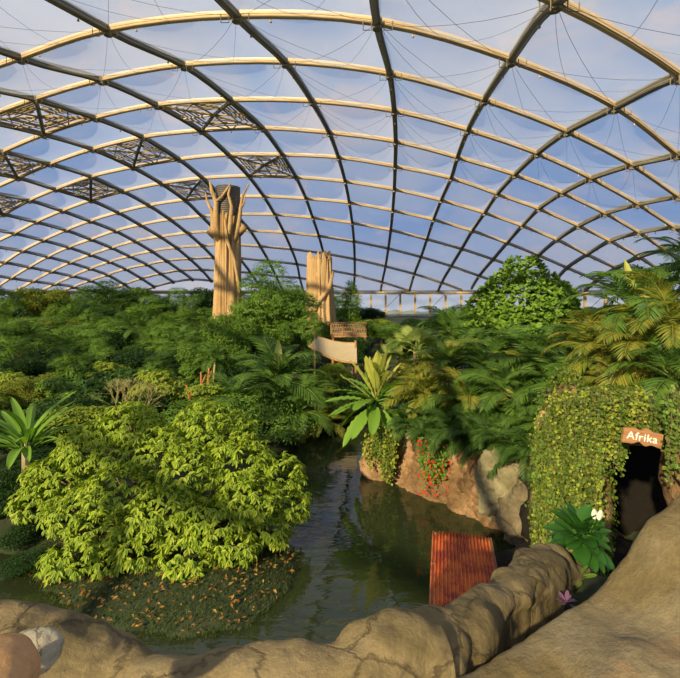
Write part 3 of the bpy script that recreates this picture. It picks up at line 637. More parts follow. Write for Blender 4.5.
rock('orange_boulder', tuple(at(-22, 692, 1.6)), (.17, .2, .13), 'orange lit rounded rock in the bottom left corner', 'rock_orange', 6, .1, .5, 40)  # the corner rock's orange light is put into its colour
# big boulder on the right: silhouette path, then towards the viewer
sil = [(405, 700, 2.2), (432, 680, 2.3), (480, 664, 2.45), (520, 641, 2.6), (560, 612, 2.7), (592, 588, 2.8), (622, 556, 2.85), (650, 520, 2.9), (685, 486, 3.0), (740, 440, 3.1), (820, 380, 3.2)]
V = []; n1_, n2_ = 110, 60; g = lambda i: np.array(sil[max(0, min(len(sil)-1, i))], float)
for a_ in range(n1_):
    u = a_/(n1_-1)*(len(sil)-1.001); k = int(u); q = cr(g(k-1), g(k), g(k+1), g(k+2), u-k); S_ = np.array(at(*q)); S_[2] -= .03
    for b_ in range(n2_):
        t = b_/(n2_-1)
        if t < .3: s = (t/.3); p = S_+np.array([-.12*math.sin(s*1.57+1.57)*0-.25*(1-s), .30*(1-s), -1.9*(1-s)**1.6])
        else:
            s = (t-.3)/.7; p = S_+np.array([.75*s, -1.75*s, -.10*s+.16*math.sin(s*3.1)*(1 if q[0] > 500 else .4)-.5*max(0, s-.7)])
        w_ = .10*fbm(p+3, 1.5)+.09*abs(fbm(p*[1.5, .7, 1], 2.6, 5))-.03; nv = np.array([-.3, .2, .9]) if t > .15 else np.array([-.6, .5, 0])
        V.append(p+nv*w_*min(1, .25+abs(t-.3)*3))
m = MB(); m.add(V, grid_faces(n1_, n2_)); bo = m.build('boulder', M['rock_boulder'], smooth=True); tag(bo, 'huge smooth tan boulder filling the bottom right corner', 'rock')
# dark planting pocket between ridge and boulder
rock('planting_pocket', (2.35, 4.0, 5.3), (1.0, 1.2, .95), 'dark soil pocket sunk between the ridge and the big boulder', 'soil', 8, .12, 1, 40, cat='soil')

# ------------------------------------------------------------------ cliff along the pond
cl = [(9.4, 13.4, .6), (8.3, 14.2, 1.5), (7.0, 15.5, 2.5), (5.9, 16.9, 2.5), (4.7, 18.5, 2.3), (3.6, 19.9, 2.3), (2.55, 21.4, 2.2), (2.75, 24, 1.9), (2.9, 27, 1.6), (3.0, 30, 1.2)]
def cliff(lo, hi, name, label, matn, seed, push=0.):
    V = []; pts = []
    for k in range(lo, hi):
        gg = lambda i: np.array(cl[max(0, min(len(cl)-1, i))], float)
        for t in np.linspace(0, 1, 26, endpoint=False): pts.append(cr(gg(k-1), gg(k), gg(k+1), gg(k+2), t))
    pts.append(np.array(cl[hi], float)); pts = np.array(pts); T = np.gradient(pts[:, :2], axis=0); T = nrm(T); Nn = np.stack([-T[:, 1], T[:, 0]], 1)*1.0
    for k in range(len(pts)):
        if Nn[k] @ np.array([-1, -.3]) < 0: Nn[k] *= -1
        H = pts[k, 2]
        for b_ in range(60):
            t = b_/59
            if t < .7: s = t/.7; q = np.array([*(pts[k, :2]-Nn[k]*(.5*s*s)+Nn[k]*push), -.8+(H+.8)*s])
            else: s = (t-.7)/.3; q = np.array([*(pts[k, :2]-Nn[k]*(.5+2.2*s)+Nn[k]*push), H+.12*math.sin(s*3.1)-.5*s])
            w_ = .42*fbm(q+seed, .7)+.42*abs(fbm(np.array([q[0], q[1], q[2]*1.3+q[0]*.8])+seed, 1.5, 5))+.12*abs(fbm(q+seed, 4, 3))-.15; w_ *= min(1, (q[2]+.9)/1.0)*(1 if t < .8 else .5)
            q[:2] += Nn[k]*w_; q[2] += .15*w_; V.append(q)
    m = MB(); m.add(V, grid_faces(len(pts), 60)); o = m.build(name, M[matn], smooth=True); tag(o, label, 'rock'); return o
cliff(0, 9, 'rock_wall', 'brown sunlit rock wall rising from the pond under the palms', 'rock_brown', 2)
rock('pale_boulder', tuple(at(500, 484, 16.9)), (.85, .6, 1.15), 'pale grey boulder set into the brown rock wall right of the red flowers', 'rock_pale', 4, .34, .8, 70, .02)
rock('mossy_boulder', tuple(at(527, 518, 16.1)), (.95, .6, 1.3), 'shaded mossy rock at the foot of the wall near the vines', 'wet_rock', 9, .32, .8, 64, .012)

rock('ledge_stone', tuple(at(379, 462, 22.0)), (.85, .8, 1.35), 'orange brown rock ledge at the left end of the wall behind the hanging vines', 'rock_brown', 21, .2, 1, 40)
# ------------------------------------------------------------------ vine covered rock arch with the sign
arch = empty('rock_arch', tuple(at(590, 480, 10.0)), 'rock archway wrapped in trailing vines around a dark cave mouth', 'rock')
o0 = arch.location
def apart(name, px, py, d, rad, matn, seed, n=44):
    o = rock(name, tuple(at(px, py, d)-o0), rad, None, matn, seed, .16, 1.2, n, .01); o.parent = arch; return o
apart('pillar', 567, 490, 10.2, (.70, 1.0, 2.3), 'rock_brown', 11)
apart('lintel', 626, 416, 10.0, (1.4, 1.0, .55), 'rock_brown', 12)
apart('side_rock', 706, 480, 8.9, (.72, .8, 1.2), 'rock_brown', 13)
apart('cave_back', 652, 480, 15.2, (4.3, .8, 4), 'rock_cave_shade', 14)
apart('cave_roof', 645, 412, 12.8, (2.4, 3.0, .7), 'rock_cave_shade', 15)
apart('cave_side', 742, 480, 11.5, (1.1, 2.6, 3.), 'rock_cave_shade', 16)
apart('plinth', 640, 640, 10.0, (3.2, 3.6, 1.5), 'rock_cave_shade', 17)
apart('knob', 544, 424, 9.9, (.16, .2, .32), 'rock_orange', 18, 24); apart('corner_stone', 690, 462, 8.3, (.3, .3, .5), 'rock_brown', 19, 30)
# sign
sg = empty('sign', tuple(at(642, 438, 8.35)), 'curved wooden board with white lettering above the cave mouth', 'sign'); sg.rotation_euler = (0, math.radians(9), math.radians(-6))
m = MB(); nU, nV = 24, 7; V = []
for s in (-1, 1):
    for a_ in range(nU):
        for b_ in range(nV):
            u = a_/(nU-1)*2-1; v = b_/(nV-1)*2-1
            V.append((u*.345, s*.025, v*(.135+.02*math.sin(u*7))+.03*math.cos(u*1.6)+.012*math.sin(u*11)*v))
m.add(V[:nU*nV], grid_faces(nU, nV)); m.add(V[nU*nV:], grid_faces(nU, nV))
bd = [i*nV for i in range(nU)]+[(nU-1)*nV+j for j in range(1, nV)]+[i*nV+nV-1 for i in range(nU-2, -1, -1)]+[j for j in range(nV-2, 0, -1)]
W = np.array(V); m.add(np.concatenate([W[:nU*nV][bd], W[nU*nV:][bd]]), [(i, (i+1) % len(bd), len(bd)+(i+1) % len(bd), len(bd)+i) for i in range(len(bd))])
M['signwood'] = plain('sign_wood', (.30, .15, .07), .7, 0, .3, .3, 6, (.3, 1, 3), .4); bdo = m.build('board', M['signwood'], sg)
tcv = bpy.data.curves.new('lettering', 'FONT'); tcv.body = 'Afrika'; tcv.size = .205; tcv.align_x = 'CENTER'; tcv.align_y = 'CENTER'; tcv.extrude = .006;  tcv.space_character = 1.08
M['paint'] = plain('sign_paint', (.82, .80, .74), .6); tcv.materials.append(M['paint'])
tmp_o = bpy.data.objects.new('lettering_curve', tcv); C.objects.link(tmp_o); bpy.context.view_layer.update()
tme = bpy.data.meshes.new_from_object(tmp_o.evaluated_get(bpy.context.evaluated_depsgraph_get())); bpy.data.objects.remove(tmp_o)
to = bpy.data.objects.new('lettering', tme); C.objects.link(to); to.parent = bdo; to.location = (-.015, -.032, .012); to.rotation_euler = (math.pi/2, 0, 0); to['label'] = 'white letters reading Afrika'

# ------------------------------------------------------------------ boat with a corrugated roof
boat = empty('tour_boat', (3.0, 10.9, 0), 'small boat under a rusty red corrugated roof', 'boat', rz=-math.radians(13))
m = MB(); nx, ny = 150, 12; V = []
for b_ in range(ny):
    y = -1.5+3.0*b_/(ny-1)
    for a_ in range(nx):
        u = a_/(nx-1); x = -.78+1.56*u; V.append((x, y, 2.32+.07*math.cos(x/.78*1.3)-.03+.03*math.sin(u*2*math.pi*18)))
m.add(V, grid_faces(ny, nx)); rf = m.build('roof', None, boat, smooth=True)
mt, t, N, L = newmat('rusty_sheet'); tc = N('ShaderNodeTexCoord'); n = N('ShaderNodeTexNoise'); n.inputs['Scale'].default_value = 3.2; n.inputs['Detail'].default_value = 8; n.inputs['Roughness'].default_value = .65; L(tc.outputs['Object'], n.inputs[0])
r = ramp(N, [(.32, (.16, .03, .03)), (.46, (.42, .07, .02)), (.56, (.62, .17, .03)), (.7, (.36, .08, .05))]); L(n.outputs[0], r.inputs[0])
p = N('ShaderNodeBsdfPrincipled'); p.inputs['Roughness'].default_value = .42; L(r.outputs[0], p.inputs['Base Color']); o = N('ShaderNodeOutputMaterial'); L(p.outputs[0], o.inputs[0])
rf.data.materials.append(mt); sm = rf.modifiers.new('thickness', 'SOLIDIFY'); sm.thickness = .015
M['boatwood'] = plain('boat_wood', (.20, .10, .05), .6, 0, .4, .3, 5); M['hull'] = plain('boat_hull', (.06, .05, .035), .5); M['whitepl'] = plain('white_plastic', (.7, .7, .68), .4); M['darkmetal'] = plain('dark_metal', (.05, .05, .045), .4)
m = MB(); V = []; st = np.linspace(-2.0, 2.0, 17)
for y in st:
    k = 1-(abs(y)/2.25)**3*.55
    for x, z in ((-.85*k, .62), (-.80*k, .1), (-.5*k, -.28), (.5*k, -.28), (.80*k, .1), (.85*k, .62), (.76*k, .62), (.70*k, .12), (-.70*k, .12), (-.76*k, .62)): V.append((x, y, z))
m.add(V, grid_faces(17, 10, True)+[tuple(range(10)), tuple(range(160, 170))]); m.build('hull', M['hull'], boat)
for x in (-.7, .7):
    for y in (-1.4, 0, 1.4): m = MB(); m.bar((x, y, .5), (x, y, 2.33), .06, .06); m.build('post', M['boatwood'], boat)
    m = MB(); m.bar((x*1.08, -1.5, 2.27), (x*1.08, 1.5, 2.27), .06, .09); m.build('roof_beam', M['boatwood'], rf)
    m = MB(); m.bar((x*1.1, -1.5, 1.15), (x*1.1, 1.5, 1.15), .05, .05); m.build('side_rail', M['darkmetal'], boat)
for y in (-1.45, 1.45): m = MB(); m.bar((-.74, y, 2.26), (.74, y, 2.26), .06, .09); m.build('roof_beam', M['boatwood'], rf)
for y in (-1.0, -.3, .4, 1.1): m = MB(); m.box((0, y, .48), (1.3, .32, .06)); m.box((0, y+.14, .7), (1.3, .04, .36)); m.box((-.5, y, .28), (.06, .3, .36)); m.box((.5, y, .28), (.06, .3, .36)); m.build('bench', M['boatwood'], boat)
m = MB(); m.box((0, 0, .09), (1.4, 3.7, .05)); m.build('deck', M['boatwood'], boat)
m = MB(); m.box((0.05, -1.62, 2.12), (.30, .12, .09)); m.tube([(.05, -1.6, 2.3), (.05, -1.62, 2.12)], .02, 5); m.build('lamp', M['whitepl'], boat)

# ------------------------------------------------------------------ moulded trunk towers
def tower(name, px, pw, pytop, pybot, d, label, ragged, seed, zb=.6):
    b = at(px, pytop, d); H = b.z-zb; r0 = pw/2/F*d; root = empty(name, (b.x, d, zb), label, 'tree trunk')
    V = []; nz, na = 90, 140
    for k in range(nz):
        t = k/(nz-1); z = H*t; rr = r0*(1.12-.2*t+.35*(1-t)**4)
        for a_ in range(na):
            an = 2*math.pi*a_/na; q = Vector((math.cos(an)*1.6, math.sin(an)*1.6, z*.06+seed))
            fl = .16*noise.fractal(q*1.4, 1, 2, 4)+.34*abs(noise.noise(Vector((q.x*2.6, q.y*2.6, q.z*.8))))-.05; hump = .22*max(0, noise.noise(Vector((math.cos(an)*1.2, math.sin(an)*1.2, seed+9))))*math.exp(-((t-.93)/.08)**2)
            zz = z
            if t > .97 and ragged: zz += ragged*(noise.noise(Vector((math.cos(an)*4, math.sin(an)*4, seed)))*1.4)
            R_ = rr*(1+fl+hump)*(.98 if t < .99 else .8); V.append((math.cos(an)*R_, math.sin(an)*R_, zz))
    m = MB(); m.add(V, grid_faces(nz, na, True)+[tuple((nz-1)*na+i for i in range(na))]); m.build('trunk', M['trunk_rock'], root, smooth=True)
    return root, H, r0
tw, H, r0 = tower('trunk_tower', 228, 25, 212, 330, 55, 'tall pale brown moulded tree trunk tower topped by a grey metal drum', .3, 3)
m = MB(); na = 40; V = []
for k in range(30):
    for a_ in range(na):
        an = 2*math.pi*a_/na; rr = r0*.94+(.05 if k % 2 else 0); V.append((math.cos(an)*rr, math.sin(an)*rr, H-.5+3.5*k/29))
m.add(V, grid_faces(30, na, True)+[tuple(29*na+i for i in range(na))]); M['louvre'] = plain('grey_louvre', (.10, .09, .08), .5, .3); m.build('metal_drum', M['louvre'], tw)
def limb(root, pts, r_, name='branch'):
    m = MB(); m.tube(pts, r_, 9); m.build(name, M['trunk_rock'], root, smooth=True)
q = r0
limb(tw, [(-q*.6, -q*.3, H-4.2), (-q*1.0, -q*.6, H-2.2), (-q*1.05, -q*.7, H-.2), (-q*1.5, -q*.6, H+1.2), (-q*1.65, -q*.5, H+2.2)], [.5, .38, .24, .15, .06])
limb(tw, [(-q*.5, -q*.5, H-3.6), (-q*.75, -q*.95, H-1.6), (-q*.65, -q*1.05, H+.8), (-q*1.0, -q*1.0, H+2.2), (-q*1.2, -q*.9, H+3.4)], [.5, .36, .28, .22, .1])
limb(tw, [(-q*.68, -q*1.1, H+.9), (-q*.2, -q*1.15, H+1.5), (q*.15, -q*1.1, H+2.3), (q*.45, -q*1.05, H+3.1)], [.18, .15, .15, .07])
limb(tw, [(q*.2, -q*.7, H-4), (q*.45, -q*1.1, H-1.6), (q*.55, -q*1.1, H+.4), (q*.3, -q*1.1, H+1.8), (q*.45, -q, H+3.0)], [.3, .26, .2, .15, .06])
limb(tw, [(q*.5, -q*.3, H-4.0), (q*.95, -q*.6, H-1.8), (q*1.1, -q*.5, H+.2), (q*1.25, -q*.4, H+1.8), (q*1.75, -q*.3, H+3.4)], [.5, .34, .22, .15, .06])
limb(tw, [(q*1.1, -q*.5, H+.2), (q*1.4, -q*.6, H+.9), (q*1.5, -q*.6, H+2.0)], [.16, .12, .05])
limb(tw, [(-q*.9, -q*.2, H-2.9), (-q*1.45, -q*.5, H-2.3)], [.6, .42], 'stub'); limb(tw, [(q*.8, -q*.2, H-2.6), (q*1.45, -q*.5, H-1.9)], [.6, .42], 'stub')
limb(tw, [(0, -q*1.05, H-1), (q*.2, -q*1.2, H-3.5), (q*.75, -q*1.0, H-6), (q*1.0, -q*.6, H-9), (q*.95, -q*.75, H-12.5)], [.12, .2, .2, .18, .1], 'creeper_stem')
rock_o = None
t2, H2, r2_ = tower('trunk_stump', 320, 26, 256, 320, 62, 'broken pale moulded trunk with a jagged top and a thick creeper', 1.2, 8)
limb(t2, [(r2_*.95, -r2_*.3, H2-2.2), (r2_*.7, -r2_*.8, H2-4.6), (-r2_*.1, -r2_*1.15, H2-6.3), (-r2_*.6, -r2_*.95, H2-8.4), (-r2_*.6, -r2_*.9, .3)], [.3, .32, .3, .3, .35], 'creeper_stem')

# ------------------------------------------------------------------ canopy walkway pieces
def railing(m, p, q, h=1.1, n=4):
    p, q = np.array(p, float), np.array(q, float)
    for t in np.linspace(0, 1, n): c = p+(q-p)*t; m.bar(c, c+[0, 0, h], .12, .12)
    for hh in (.15, .6, h): m.bar(p+[0, 0, hh], q+[0, 0, hh], .07, .09)
M['net'] = plain('rope_net', (.42, .35, .24), .9)
def platform(px0, px1, py, d, name, label, depth=2.4):
    a_, b_ = at(px0, py, d), at(px1, py, d); root = empty(name, (a_.x, d, .6), label, 'platform'); wd = b_.x-a_.x; hz = a_.z-.6
    m = MB(); 
    for k in range(int(wd/.3)): m.box((.15+k*.3, depth/2, hz), (.27, depth, .08))
    m.box((wd/2, .1, hz-.14), (wd, .12, .2)); m.box((wd/2, depth-.1, hz-.14), (wd, .12, .2)); m.build('deck', M['wood'], root)
    m = MB(); railing(m, (0, 0, hz), (wd, 0, hz)); railing(m, (0, depth, hz), (wd, depth, hz)); railing(m, (wd, 0, hz), (wd, depth, hz), n=3); rl_ = m.build('railing', M['wood'], root)
    m = MB()
    for k in range(int(wd/.25)): x = k*.25; m.tube([(x, 0, hz), (x+.25, 0, hz+1.05)], .014, 3); m.tube([(x+.25, 0, hz), (x, 0, hz+1.05)], .014, 3)
    m.build('safety_net', M['net'], rl_)
    for x in (.2, wd-.2):
        for y in (.2, depth-.2): m = MB(); m.tube([(x, y, -.1), (x, y, hz-.1)], .14, 7); m.build('leg', M['wood'], root)
    return root
platform(331, 367, 335, 46, 'lookout_platform', 'wooden platform with orange brown railing right of the jagged stump')
platform(203, 246, 334, 50, 'trunk_platform', 'wooden railed platform at the foot of the tall trunk tower', 1.8)
# rope bridge: a tilted side net between two poles
a_, b_ = at(309, 346, 36), at(357, 363, 34); root = empty('rope_bridge', tuple(a_), 'tan rope net of the hanging bridge sloping down to the right below the lookout platform', 'bridge'); dlt = b_-a_
def brp(u, v): return np.array([dlt.x*u+.35*v*(1-u)*2, dlt.y*u+1.1*v, dlt.z*u-.35*math.sin(u*3.14)*(1-.5*v)+(.65+.75*u)*v])
m = MB(); nU, nV = 34, 9
for k in range(nU):
    for s in range(nV-1):
        m.tube([brp(k/nU, s/(nV-1)), brp((k+1)/nU, (s+1)/(nV-1))], .034, 3); m.tube([brp((k+1)/nU, s/(nV-1)), brp(k/nU, (s+1)/(nV-1))], .034, 3)
m.build('net', M['net'], root)
m = MB()
for k in range(26): m.box(brp(k/25, 0)+[0, .6, -.05], (.13, 1.1, .04))
m.build('tread_planks', M['wood'], root)
m = MB(); m.tube([brp(u, 0) for u in np.linspace(0, 1, 14)], .08, 6); m.build('lower_pole', M['wood'], root)
m = MB(); m.tube([brp(u, 1) for u in np.linspace(0, 1, 14)], .05, 6); m.build('hand_rope', M['wood'], root)
for u in (0.02, .98):
    c = brp(u, .5); m = MB(); m.tube([c+[0, .3, .9], (c[0], c[1]+.3, ground_z(a_.x+c[0], a_.y+c[1])-a_.z-.2)], .09, 6); m.build('post', M['wood'], root)
# ------------------------------------------------------------------ planting
# the big bright shrub on the island
rg = np.random.default_rng(5)
sb = at(165, 560, 16.2); root = empty('island_shrub', (sb.x, 16.2, .4), 'big spreading shrub with bright yellow green drooping leaves on the island', 'shrub')
lumps = []
for (px, py, d, r_) in [(95, 445, 17.5, 1.25), (60, 475, 17, 1.1), (40, 500, 16.5, .9), (130, 425, 18, 1.2), (160, 450, 17, 1.25), (205, 425, 18.2, 1.3), (190, 470, 16.2, 1.2), (240, 460, 17, 1.25), (275, 475, 17, 1.1),
    (285, 505, 16.3, .9), (250, 500, 15.5, 1.1), (215, 520, 15.0, 1.1), (165, 510, 15.2, 1.2), (120, 490, 15.8, 1.2), (80, 510, 15.6, 1.1), (100, 530, 14.8, .9), (140, 545, 14.5, .9), (190, 555, 14.3, .9), (235, 545, 14.6, .8),
    (60, 560, 14.0, .55), (85, 555, 14.2, .7), (270, 530, 15.3, .7), (50, 475, 17.5, .9), (120, 450, 17.3, 1.0), (230, 430, 18.5, 1.0), (165, 570, 14.2, .6), (220, 570, 14.3, .55), (110, 560, 14.2, .6)]:
    c = at(px, py, d)-root.location; lumps.append((c.x, c.y, c.z, r_, r_, r_*.72))
P, O = crown_pts(lumps, 4600, rg, -.45, .62); mb = MB(); cluster_leaves(mb, P, O, 7, leaf_t(.33), .22, rg, 'whorl'); mb.build('foliage', M['shrub'], root)
m = MB()
for L_ in lumps: c = np.array(L_[:3]); q = c*.5; q[2] = c[2]*.35; m.tube([(R.uniform(-.3, .3), R.uniform(-.3, .3), -.4), q, c], [.09, .06, .02], 5)
m.build('stems', M['bark'], root, smooth=True)
# grass skirt of the island with fallen leaves
def ptile(n, x0, x1, y0, y1, lo, hi):
    out = []
    while len(out) < n:
        x, y = rg.uniform(x0, x1), rg.uniform(y0, y1); d = sdist(x, y)
        if lo < d < hi: out.append((x, y, ground_z(x, y)))
    return np.array(out)
P = ptile(14000, -11, 0, 11, 19, -.12, 2.6); mb = MB(); d = rg.normal(size=(len(P), 3)); d[:, 2] = 1.1+rg.random(len(P))
scatter(mb, leaf_t(.16, .0, .3, 1), P, d, rg.normal(size=(len(P), 3)), .07+.07*rg.random(len(P)))
tag(mb.build('grass', M['moss']), 'short green ground cover on the island bank under the shrub', 'grass', kind='stuff')
P = ptile(650, -10, -.5, 11.2, 16.5, .05, 3.2); P[:, 2] += .12; mb = MB(); d = rg.normal(size=(len(P), 3)); d[:, 2] *= .2; u = rg.normal(size=(len(P), 3))*.3+[0, 0, 1]
scatter(mb, leaf_t(.5, .05, .1, 1), P, d, u, .10+.08*rg.random(len(P)))
tag(mb.build('fallen_leaves', M['litter']), 'orange fallen leaves scattered over the island bank', 'fallen leaves', kind='stuff')

# left clump of long strap leaves
cc = at(8, 446, 17.5)
paddle_plant('ginger_clump', (cc.x, cc.y+1.0, cc.z-.5), 24, 2.5, 'strap', 'clump of long arching dark strap leaves at the left edge above the shrub', 'plant', (74, 22), args=(.17, .03, .5, 'paddle', .15), spread=.1)
m = MB(); m.tube([(0, 0, -cc.z+1), (0, 0, .3)], .16, 7); m.build('stem', M['palebark'], bpy.data.objects['ginger_clump'])

# bare dry bush
c = at(130, 420, 23); gz = ground_z(c.x, 23); root = empty('dry_bush', (c.x, 23, gz), 'leafless tan bush of thin dry twigs behind the island shrub', 'bush'); m = MB(); h = c.z-gz
def twig(p, d, L_, r_, n):
    q = p+d*L_; m.tube([p, (p+q)/2+Vector((R.uniform(-.05, .05), R.uniform(-.05, .05), 0)), q], [r_, r_*.8, r_*.6], 4)
    if n: 
        for _ in range(3): twig(q, (d+Vector((R.gauss(0, .5), R.gauss(0, .5), R.gauss(.1, .3)))).normalized(), L_*.72, r_*.62, n-1)
for k in range(4): twig(Vector((R.uniform(-.3, .3), 0, h*.2)), Vector((R.uniform(-.45, .45), R.uniform(-.4, .4), 1)).normalized(), 1.3, .028, 4)
m.tube([(0, 0, -.2), (0, 0, h*.3)], .1, 6)
m.build('twigs', M['dry'], root)
for (px, py, d, h_) in ((189, 385, 27, 2.6), (200, 372, 28, 3.4), (206, 368, 28, 3.2)):
    c = at(px, py, d); gz = ground_z(c.x, d); m = MB(); m.tube([(0, 0, -.2), (.1, 0, (c.z-gz)*.6), (-.15+.02*(px-189), 0, c.z-gz)], [.11, .09, .06], 7); m.tube([(.08, 0, (c.z-gz)*.75), (.35, 0, (c.z-gz)*.95)], [.06, .04], 5)
    o = m.build('bare_stem', plain('orange_bark%d' % px, (.36, .15, .06), .9, 0, .2, .3, 5), None, (c.x, d, gz)); tag(o, {189: 'leaning reddish brown forked stem, left of the stem pair', 200: 'taller reddish brown stem standing left in the close pair', 206: 'straight reddish brown stem, right one of the close pair'}[px], 'tree stem', 'bare reddish stems behind the shrub')

# trees of the jungle, left and middle: kind, px, py of the top, depth, width in px, label
TREES = [
 ('round2', 40, 287, 78, 50, 'yellow green rounded tree in the far left tree line'),
 ('upright0', 14, 291, 74, 26, 'small upright tree at the far left edge of the tree line'),
 ('cloud2', 108, 281, 72, 62, 'dark flat topped tree sticking up from the left tree line'),
 ('round0', 72, 300, 80, 44, 'green tree between the yellow tree and the dark flat topped tree'),
 ('cloud0', 150, 296, 66, 56, 'fine leaved green tree right of the dark flat topped tree'),
 ('cloud1', 190, 297, 62, 60, 'fine leaved tree just left of the tall trunk tower'),
 ('layered0', 40, 317, 58, 100, 'wide tiered tree below the yellow tree, left side'),
 ('cloud0', 110, 320, 54, 70, 'wide tiered tree below the dark flat topped tree'),
 ('layered0', 178, 322, 48, 80, 'tiered tree in front of the tall trunk tower, left of it'),
 ('layered2', 10, 322, 50, 70, 'tiered tree reaching out of the left edge of view'),
 ('round1', 30, 345, 42, 90, 'dark rounded tree low on the left edge'),
 ('cloud1', 80, 343, 40, 70, 'tiered tree in the middle of the left jungle'),
 ('round1', 125, 348, 38, 70, 'dark rounded tree left of the reddish stems'),
 ('cloud2', 170, 350, 38, 60, 'tiered tree below the trunk platform'),
 ('bold0', 60, 364, 32, 70, 'leafy green tree behind the strap leaf clump'),
 ('bold1', 105, 360, 30, 64, 'dark leafy tree behind the dry twig bush'),
 ('bold2', 12, 366, 30, 60, 'leafy tree at the left edge behind the strap leaf clump'),
 ('cloud0', 270, 262, 47, 92, 'bushy fine leaved tree just right of the tall trunk tower'),
 ('cloud1', 240, 300, 44, 60, 'lower fine leaved tree in front of the tall trunk tower'),
 ('cloud0', 296, 292, 46, 60, 'fine leaved tree in front of the jagged stump'),
 ('round0', 232, 318, 40, 60, 'leafy tree below the trunk platform, left of the feathery palm'),
 ('upright0', 351, 281, 66, 32, 'narrow upright tree right of the jagged stump'),
 ('shrub0', 378, 312, 62, 44, 'bushy plant at the foot of the narrow upright tree'),
 ('round0', 382, 322, 56, 50, 'rounded bush between lookout platform and glass wall'),
 ('shrub1', 412, 316, 76, 26, 'small dark ball shaped bush before the glass wall'),
 ('shrub1', 433, 314, 76, 24, 'second small dark ball shaped bush before the glass wall'),
 ('round0', 455, 308, 50, 48, 'leafy bush with sunlit top left of the round glossy tree'),
 ('round0', 402, 326, 48, 44, 'leafy bush behind the upright paddle leaved plant'),
 ('glossy0', 523, 256, 33, 122, 'round glossy leaved tree rising above the palms at right'),
 ('shrub0', 430, 332, 40, 60, 'green bush behind the pale fan palm'),
 ('round1', 520, 322, 30, 100, 'dark foliage mass below the round glossy tree'),
 ('bold1', 600, 322, 26, 80, 'green tree mass behind the yellow green palms at right'),
 ('round1', 655, 330, 20, 110, 'dark tree mass at the right edge behind the palms'),
 ('shrub0', 322, 362, 33, 44, 'leafy bush under the rope bridge'),
 ('shrub1', 350, 372, 33, 50, 'dark leafy bush under the right end of the rope bridge'),
 ('shrub0', 335, 392, 31, 50, 'low leafy bush at the far end of the pond'),
 ('shrub2', 235, 375, 27, 90, 'light feathery bush behind the island shrub, centre'),
 ('shrub2', 275, 395, 26, 80, 'light feathery bush at the pond edge behind the island shrub'),
 ('shrub2', 185, 392, 25, 90, 'light feathery bush right of the dry twig bush'),
 ('shrub0', 80, 395, 24, 90, 'leafy bush left of the dry twig bush'),
 ('shrub1', 250, 350, 34, 80, 'dark bush below the feathery palm'),
 ('shrub1', 150, 375, 30, 60, 'dark bush behind the dry twig bush'),
 ('shrub1', 20, 400, 23, 90, 'dark bush behind the strap leaf clump'),
 ('shrub1', 5, 470, 17.5, 60, 'dark bush at the left edge beside the island shrub'),
 ('shrub1', 30, 452, 20.5, 80, 'dark bush between the strap leaf clump and the island shrub'),
 ('bold1', 2, 478, 18.0, 70, 'dark big leaved bush at the left edge, middle height'),
 ('shrub1', 32, 548, 14.6, 50, 'low dark bush hanging over the water left of the island'),
 ('round1', 352, 334, 43, 44, 'dark tree under the lookout platform'),
 ('shrub0', 332, 350, 33.5, 44, 'leafy bush directly below the rope net'),
 ('shrub1', 18, 520, 15.8, 40, 'low dark bush at the water by the left edge'),
 ('round0', 205, 338, 42, 56, 'leafy tree directly under the trunk platform'),
]
for k in TREES:
    nm = 'tree' if k[0][:-1] in ('round', 'layered', 'upright', 'glossy') else 'bush'
    plant(*k, name=nm, cat=nm)
LOOK = dict(bold0='green big leaved tree', bold1='dark big leaved tree', bold2='lime green big leaved tree', shrub0='lime green bush', shrub1='dark low bush', cloud0='feathery light green tree', cloud1='airy green tree', cloud2='airy dark tree', round0='rounded green tree', round1='rounded very dark tree', round2='rounded yellow green tree', upright0='narrow upright tree', layered0='flat tiered tree')
# anonymous filler behind everything: a belt of trees along the rim and undergrowth
n = 0
for k in range(26):
    px = -40+k*31+R.uniform(-6, 6)
    if 395 < px < 470: continue
    kd = ['round0', 'cloud2', 'cloud0', 'round1', 'upright0'][k % 5]; zn = 'far left' if px < 80 else 'left of the tall tower' if px < 215 else 'between tower and glass wall' if px < 395 else 'right of the glossy tree'
    db = R.uniform(84, 98)
    while r2((px-340)/F*db, db) > .74 and db > 60: db -= 1.5
    plant(kd, px, 289+R.uniform(-4, 5)+(16 if px > 330 else 0), db, 52, 'distant %s before the glazed rim, %s' % (LOOK[kd], zn), 'distant trees before the glazed rim, %s, %s' % (LOOK[kd], zn))
ROWS = [(25.5, 392), (29, 374), (33, 360), (38, 349), (44, 338), (51, 328), (59, 317), (68, 309), (78, 302)]
for ri, (d, ytop) in enumerate(ROWS):
    wpx = 4.6/d*F*(.9 if d < 40 else 1.05); px = -25+R.uniform(0, 20)
    while px < (330 if d > 40 else (215 if d > 28 else 150)):
        y = ytop+R.uniform(-12, 10)
        if 195 < px < 262 and d < 56: y = max(y, 326)
        if 255 < px < 345 and 36 < d < 62: y = max(y, 322)
        zone = 'at the left edge' if px < 30 else 'below the yellow green tree' if px < 80 else 'below the dark flat topped tree' if px < 140 else 'left of the tall trunk tower' if px < 210 else 'between the tower and the jagged stump'
        ring = 'near' if ri < 3 else 'middle' if ri < 6 else 'far'
        kd = R.choice(['bold0', 'bold1', 'bold2', 'shrub1', 'cloud0', 'round1', 'round2'] if d < 36 else ['round0', 'round1', 'cloud0', 'cloud1', 'cloud2', 'upright0', 'round2', 'bold1', 'layered0', 'cloud0'])
        look = LOOK[kd]; lb = '%s in the %s jungle, %s' % (look, ring, zone)
        plant(kd, px, y, d+R.uniform(-2, 2), wpx*R.uniform(.75, 1.2), lb, look+'s, %s, %s' % (ring, zone))
        px += wpx*R.uniform(.6, .85)

